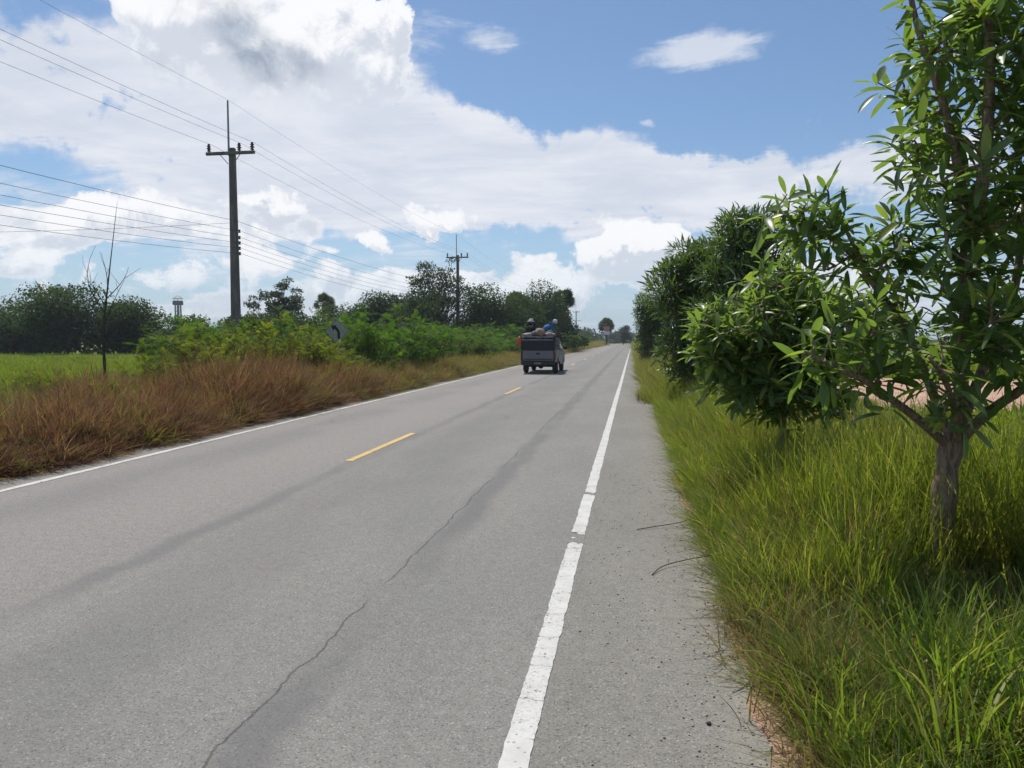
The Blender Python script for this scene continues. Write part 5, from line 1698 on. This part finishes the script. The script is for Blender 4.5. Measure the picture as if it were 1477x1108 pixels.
lump('sack', 'black bundle at the back of the pickup bed under the riders', 'sack', (TX, TY + 1.5, 1.52), (0.74, 0.62, 0.62), M_SACKD, 7)
lump('plastic_bag', 'red plastic bag tied outside the left rear corner of the pickup cage', 'bag', (TX - 0.91, TY + 0.0, 1.52), (0.10, 0.11, 0.24), mat('red_plastic', (0.62, 0.07, 0.05), 0.4), 8)


def skin_body(name, J, E, m, parent=None, sub=2):
    """J: list of (x,y,z,r), E: edges; grown with a Skin modifier"""
    me = bpy.data.meshes.new(name)
    me.from_pydata([j[:3] for j in J], E, [])
    o = link(name, me, parent)
    md = o.modifiers.new('skin', 'SKIN'); md.use_smooth_shade = True
    for v, j in zip(me.skin_vertices[0].data, J):
        rr_ = j[3] if isinstance(j[3], tuple) else (j[3], j[3])
        v.radius = rr_
    me.skin_vertices[0].data[0].use_root = True
    s = o.modifiers.new('sub', 'SUBSURF'); s.levels = sub; s.render_levels = sub
    me.materials.append(m)
    return o


M_SKIN = mat('skin_tan', (0.24, 0.13, 0.085), 0.6)


def seated_person(label, loc, rz, shirt, trousers, lean=(0, 0.05), hat=None, seed=0):
    """seated figure, hips at z=0; faces +Y; lean = sideways, forward offset of the head"""
    r = thing('person', label, 'person', loc, rz)
    lx, ly = lean
    S = (lx * 0.7, ly * 0.7, 0.46 - 0.25 * (abs(lx) + abs(ly)) ** 2)
    N = (lx * 0.85, ly * 0.9, S[2] + 0.08)
    Hd = (lx * 1.15, ly * 1.2 + 0.01, N[2] + 0.11 - 0.1 * abs(lx)); Ht = (lx * 1.35, ly * 1.35, Hd[2] + 0.10 - 0.12 * abs(lx))
    J = [(0, 0, 0.02, (0.15, 0.11)), (lx * 0.3, ly * 0.3, 0.22, (0.14, 0.10)), (*S, (0.15, 0.10)), (*N, 0.052), (*Hd, (0.078, 0.092)), (*Ht, (0.062, 0.07)),
         (-0.10, 0.05, 0.0, 0.085), (-0.16, 0.42, 0.10, 0.06), (-0.15, 0.46, -0.30, 0.042), (-0.15, 0.56, -0.34, 0.035),
         (0.10, 0.05, 0.0, 0.085), (0.16, 0.42, 0.10, 0.06), (0.15, 0.46, -0.30, 0.042), (0.15, 0.56, -0.34, 0.035),
         (S[0] - 0.19, S[1], S[2] - 0.02, 0.055), (S[0] - 0.25, S[1] + 0.06, S[2] - 0.26, 0.042), (S[0] - 0.16, S[1] + 0.26, S[2] - 0.32, 0.032), (S[0] - 0.14, S[1] + 0.33, S[2] - 0.33, 0.026),
         (S[0] + 0.19, S[1], S[2] - 0.02, 0.055), (S[0] + 0.25, S[1] + 0.06, S[2] - 0.26, 0.042), (S[0] + 0.16, S[1] + 0.26, S[2] - 0.32, 0.032), (S[0] + 0.14, S[1] + 0.33, S[2] - 0.33, 0.026)]
    E = [(0, 1), (1, 2), (2, 3), (3, 4), (4, 5), (0, 6), (6, 7), (7, 8), (8, 9), (0, 10), (10, 11), (11, 12), (12, 13), (2, 14), (14, 15), (15, 16), (16, 17), (2, 18), (18, 19), (19, 20), (20, 21)]
    skin_body('body', J, E, M_SKIN, r)
    # fingers and nose
    fb = MB()
    for s, h in ((-1, J[17]), (1, J[21])):
        for k in range(5):
            o_ = (k - 2) * 0.016
            L = [0.05, 0.07, 0.078, 0.07, 0.055][k]
            fb.tube([(h[0] + o_, h[1] + 0.01, h[2]), (h[0] + o_ * 1.1, h[1] + 0.02 + L * 0.6, h[2] + 0.004), (h[0] + o_ * 1.1, h[1] + 0.02 + L, h[2] - 0.02)], [0.009, 0.008, 0.006], 6)
    fb.build('fingers', M_SKIN, r, True)
    nb = MB(); nb.tube([(Hd[0], Hd[1] + 0.088, Hd[2] + 0.02), (Hd[0], Hd[1] + 0.112, Hd[2] - 0.012), (Hd[0], Hd[1] + 0.09, Hd[2] - 0.02)], [0.006, 0.014, 0.01], 6)
    nb.build('nose', M_SKIN, r, True)
    T = [(0, 0, 0.04, (0.195, 0.15)), (lx * 0.3, ly * 0.3, 0.22, (0.195, 0.15)), (S[0], S[1], S[2], (0.195, 0.14)), (N[0], N[1], N[2] - 0.02, 0.075),
         (S[0] - 0.19, S[1], S[2] - 0.02, 0.078), (S[0] - 0.25, S[1] + 0.06, S[2] - 0.26, 0.062), (S[0] - 0.18, S[1] + 0.21, S[2] - 0.31, 0.05),
         (S[0] + 0.19, S[1], S[2] - 0.02, 0.078), (S[0] + 0.25, S[1] + 0.06, S[2] - 0.26, 0.062), (S[0] + 0.18, S[1] + 0.21, S[2] - 0.31, 0.05)]
    skin_body('jacket', T, [(0, 1), (1, 2), (2, 3), (2, 4), (4, 5), (5, 6), (2, 7), (7, 8), (8, 9)], shirt, r)
    T = [(0, 0, 0.0, (0.17, 0.13)), (-0.10, 0.06, 0.0, 0.105), (-0.16, 0.42, 0.10, 0.08), (-0.15, 0.46, -0.26, 0.06), (0.10, 0.06, 0.0, 0.105), (0.16, 0.42, 0.10, 0.08), (0.15, 0.46, -0.26, 0.06)]
    skin_body('trousers', T, [(0, 1), (1, 2), (2, 3), (0, 4), (4, 5), (5, 6)], trousers, r)
    sc_ = MB(); sc_.lathe([(0.07, -0.06), (0.085, -0.03), (0.09, 0.03), (0.098, 0.09), (0.09, 0.12)], (N[0], N[1] - 0.004, N[2]), 14)
    sc_.build('scarf', shirt, r, True)
    hb = MB(); tilt = Matrix.Rotation(lx * 0.9, 4, 'Y')
    prof = {'brim': [(0.21, -0.035), (0.212, -0.025), (0.11, 0.005), (0.105, 0.06), (0.085, 0.10), (0.02, 0.115)],
            'cap': [(0.10, -0.07), (0.112, -0.06), (0.115, 0.02), (0.10, 0.075), (0.06, 0.105), (0.01, 0.115)]}[hat[0]]
    hb.lathe(prof, (0, 0, 0), 20)
    h_ = hb.build('hat', hat[1], r, True)
    h_.location = (Ht[0], Ht[1], Ht[2] + 0.01); h_.rotation_euler = (-ly * 0.4, lx * 0.9, 0)
    return r


M_NAVY = mat('black_cloth', (0.016, 0.016, 0.02), 0.9)
M_BLUE = mat('blue_cloth', (0.012, 0.13, 0.30), 0.75)
M_HATG = mat('grey_white_hat', (0.50, 0.50, 0.50), 0.8)
M_CAPW = mat('pale_cloth', (0.46, 0.52, 0.56), 0.8)
seated_person('person in black with a pale brimmed hat riding on the left of the pickup load', (TX - 0.56, TY + 1.05, 1.80), R(-20), M_NAVY, M_NAVY, (0.03, 0.06), ('brim', M_HATG))
seated_person('person in a blue jacket and pale cap bent over on the right of the load', (TX + 0.12, TY + 0.95, 1.92), R(-30), M_BLUE, M_NAVY, (0.42, 0.16), ('cap', M_CAPW))

# ------------------------------------------------------------------ small things on the ground
def twig(label, pts, r=0.004, group='twigs and dead stalks on the shoulder'):
    b = MB()
    b.tube(smooth_path(pts, 2), r, 5)
    props(b.build('dry_twig', M_BARKD), label, 'twig', group)


twig('thin branched dry stalk lying from the grass over the shoulder, upper one', [(0.66, 6.95, 0.12), (0.45, 6.85, 0.05), (0.25, 6.82, 0.02), (0.05, 6.7, 0.008)])
twig('curved dry stalk lying on the shoulder below the upper one', [(0.62, 5.75, 0.08), (0.40, 5.75, 0.03), (0.22, 5.6, 0.02), (0.15, 5.42, 0.006)])
twig('short bent stalk at the crumbling pavement edge', [(0.75, 5.3, 0.2), (0.66, 5.1, 0.1), (0.58, 4.9, 0.012)])
G = 'pebbles on the shoulder'
M_PEB = mat('pebble_dark', (0.05, 0.05, 0.05), 0.8)
M_PEBL = mat('pebble_pale', (0.5, 0.46, 0.4), 0.8)
for k, (x, y, s, m_, lab) in enumerate(((0.345, 3.33, 0.012, M_PEB, 'small black stone on the shoulder near the bottom of the picture'),
                                        (0.86, 4.75, 0.022, M_PEBL, 'round pale stone at the grass edge'),
                                        (0.93, 4.62, 0.016, M_PEBL, 'smaller pale stone below the round one at the grass edge'))):
    lump('pebble', lab, 'stone', (x, y, s * 0.5), (s, s * 0.8, s * 0.7), m_, 20 + k, 1.0, G)
# crumbled gravel along the pavement edge
rng = np.random.default_rng(900)
n = 2600
Yp = rng.uniform(2.2, 11, n); Xp = 0.60 + rng.normal(size=n) * 0.16
Xp = np.where(rng.uniform(size=n) < 0.2, rng.uniform(-0.3, 0.6, n), Xp)
OCT = np.array([(1, 0, 0), (0, 1, 0), (-1, 0, 0), (0, -1, 0), (0, 0, 0.7), (0, 0, -0.7)], float)
OF = np.array([(0, 1, 4), (1, 2, 4), (2, 3, 4), (3, 0, 4), (1, 0, 5), (2, 1, 5), (3, 2, 5), (0, 3, 5)], int)
sz = 0.0045 * rng.uniform(0.4, 1.7, n) ** 1.4
V, F, T = scatter_np(OCT, OF, np.stack([Xp, Yp, sz * 0.3], 1), frames(rand_unit(rng, n), rand_unit(rng, n)), sz, rng.uniform(0, 1, n))
gm = mat('grit', (0.30, 0.26, 0.21), 0.9)
props(link('gravel', np_mesh('gravel', V, F, gm, T, False)), 'fine grit and crumbs along the edge of the shoulder', 'gravel', None, 'stuff')

# ------------------------------------------------------------------ air
hz = MB(); hz.box(-3100, 3100, -450, 4600, -1.2, 22)
hm = bpy.data.materials.new('air'); hm.use_nodes = True
hn = hm.node_tree; hn.nodes.clear()
ho = hn.nodes.new('ShaderNodeOutputMaterial'); hv = hn.nodes.new('ShaderNodeVolumePrincipled')
hv.inputs['Color'].default_value = (0.80, 0.88, 1.0, 1); hv.inputs['Density'].default_value = 0.00036; hv.inputs['Anisotropy'].default_value = 0.2
hn.links.new(hv.outputs[0], ho.inputs['Volume'])
props(hz.build('haze', hm), kind='stuff')
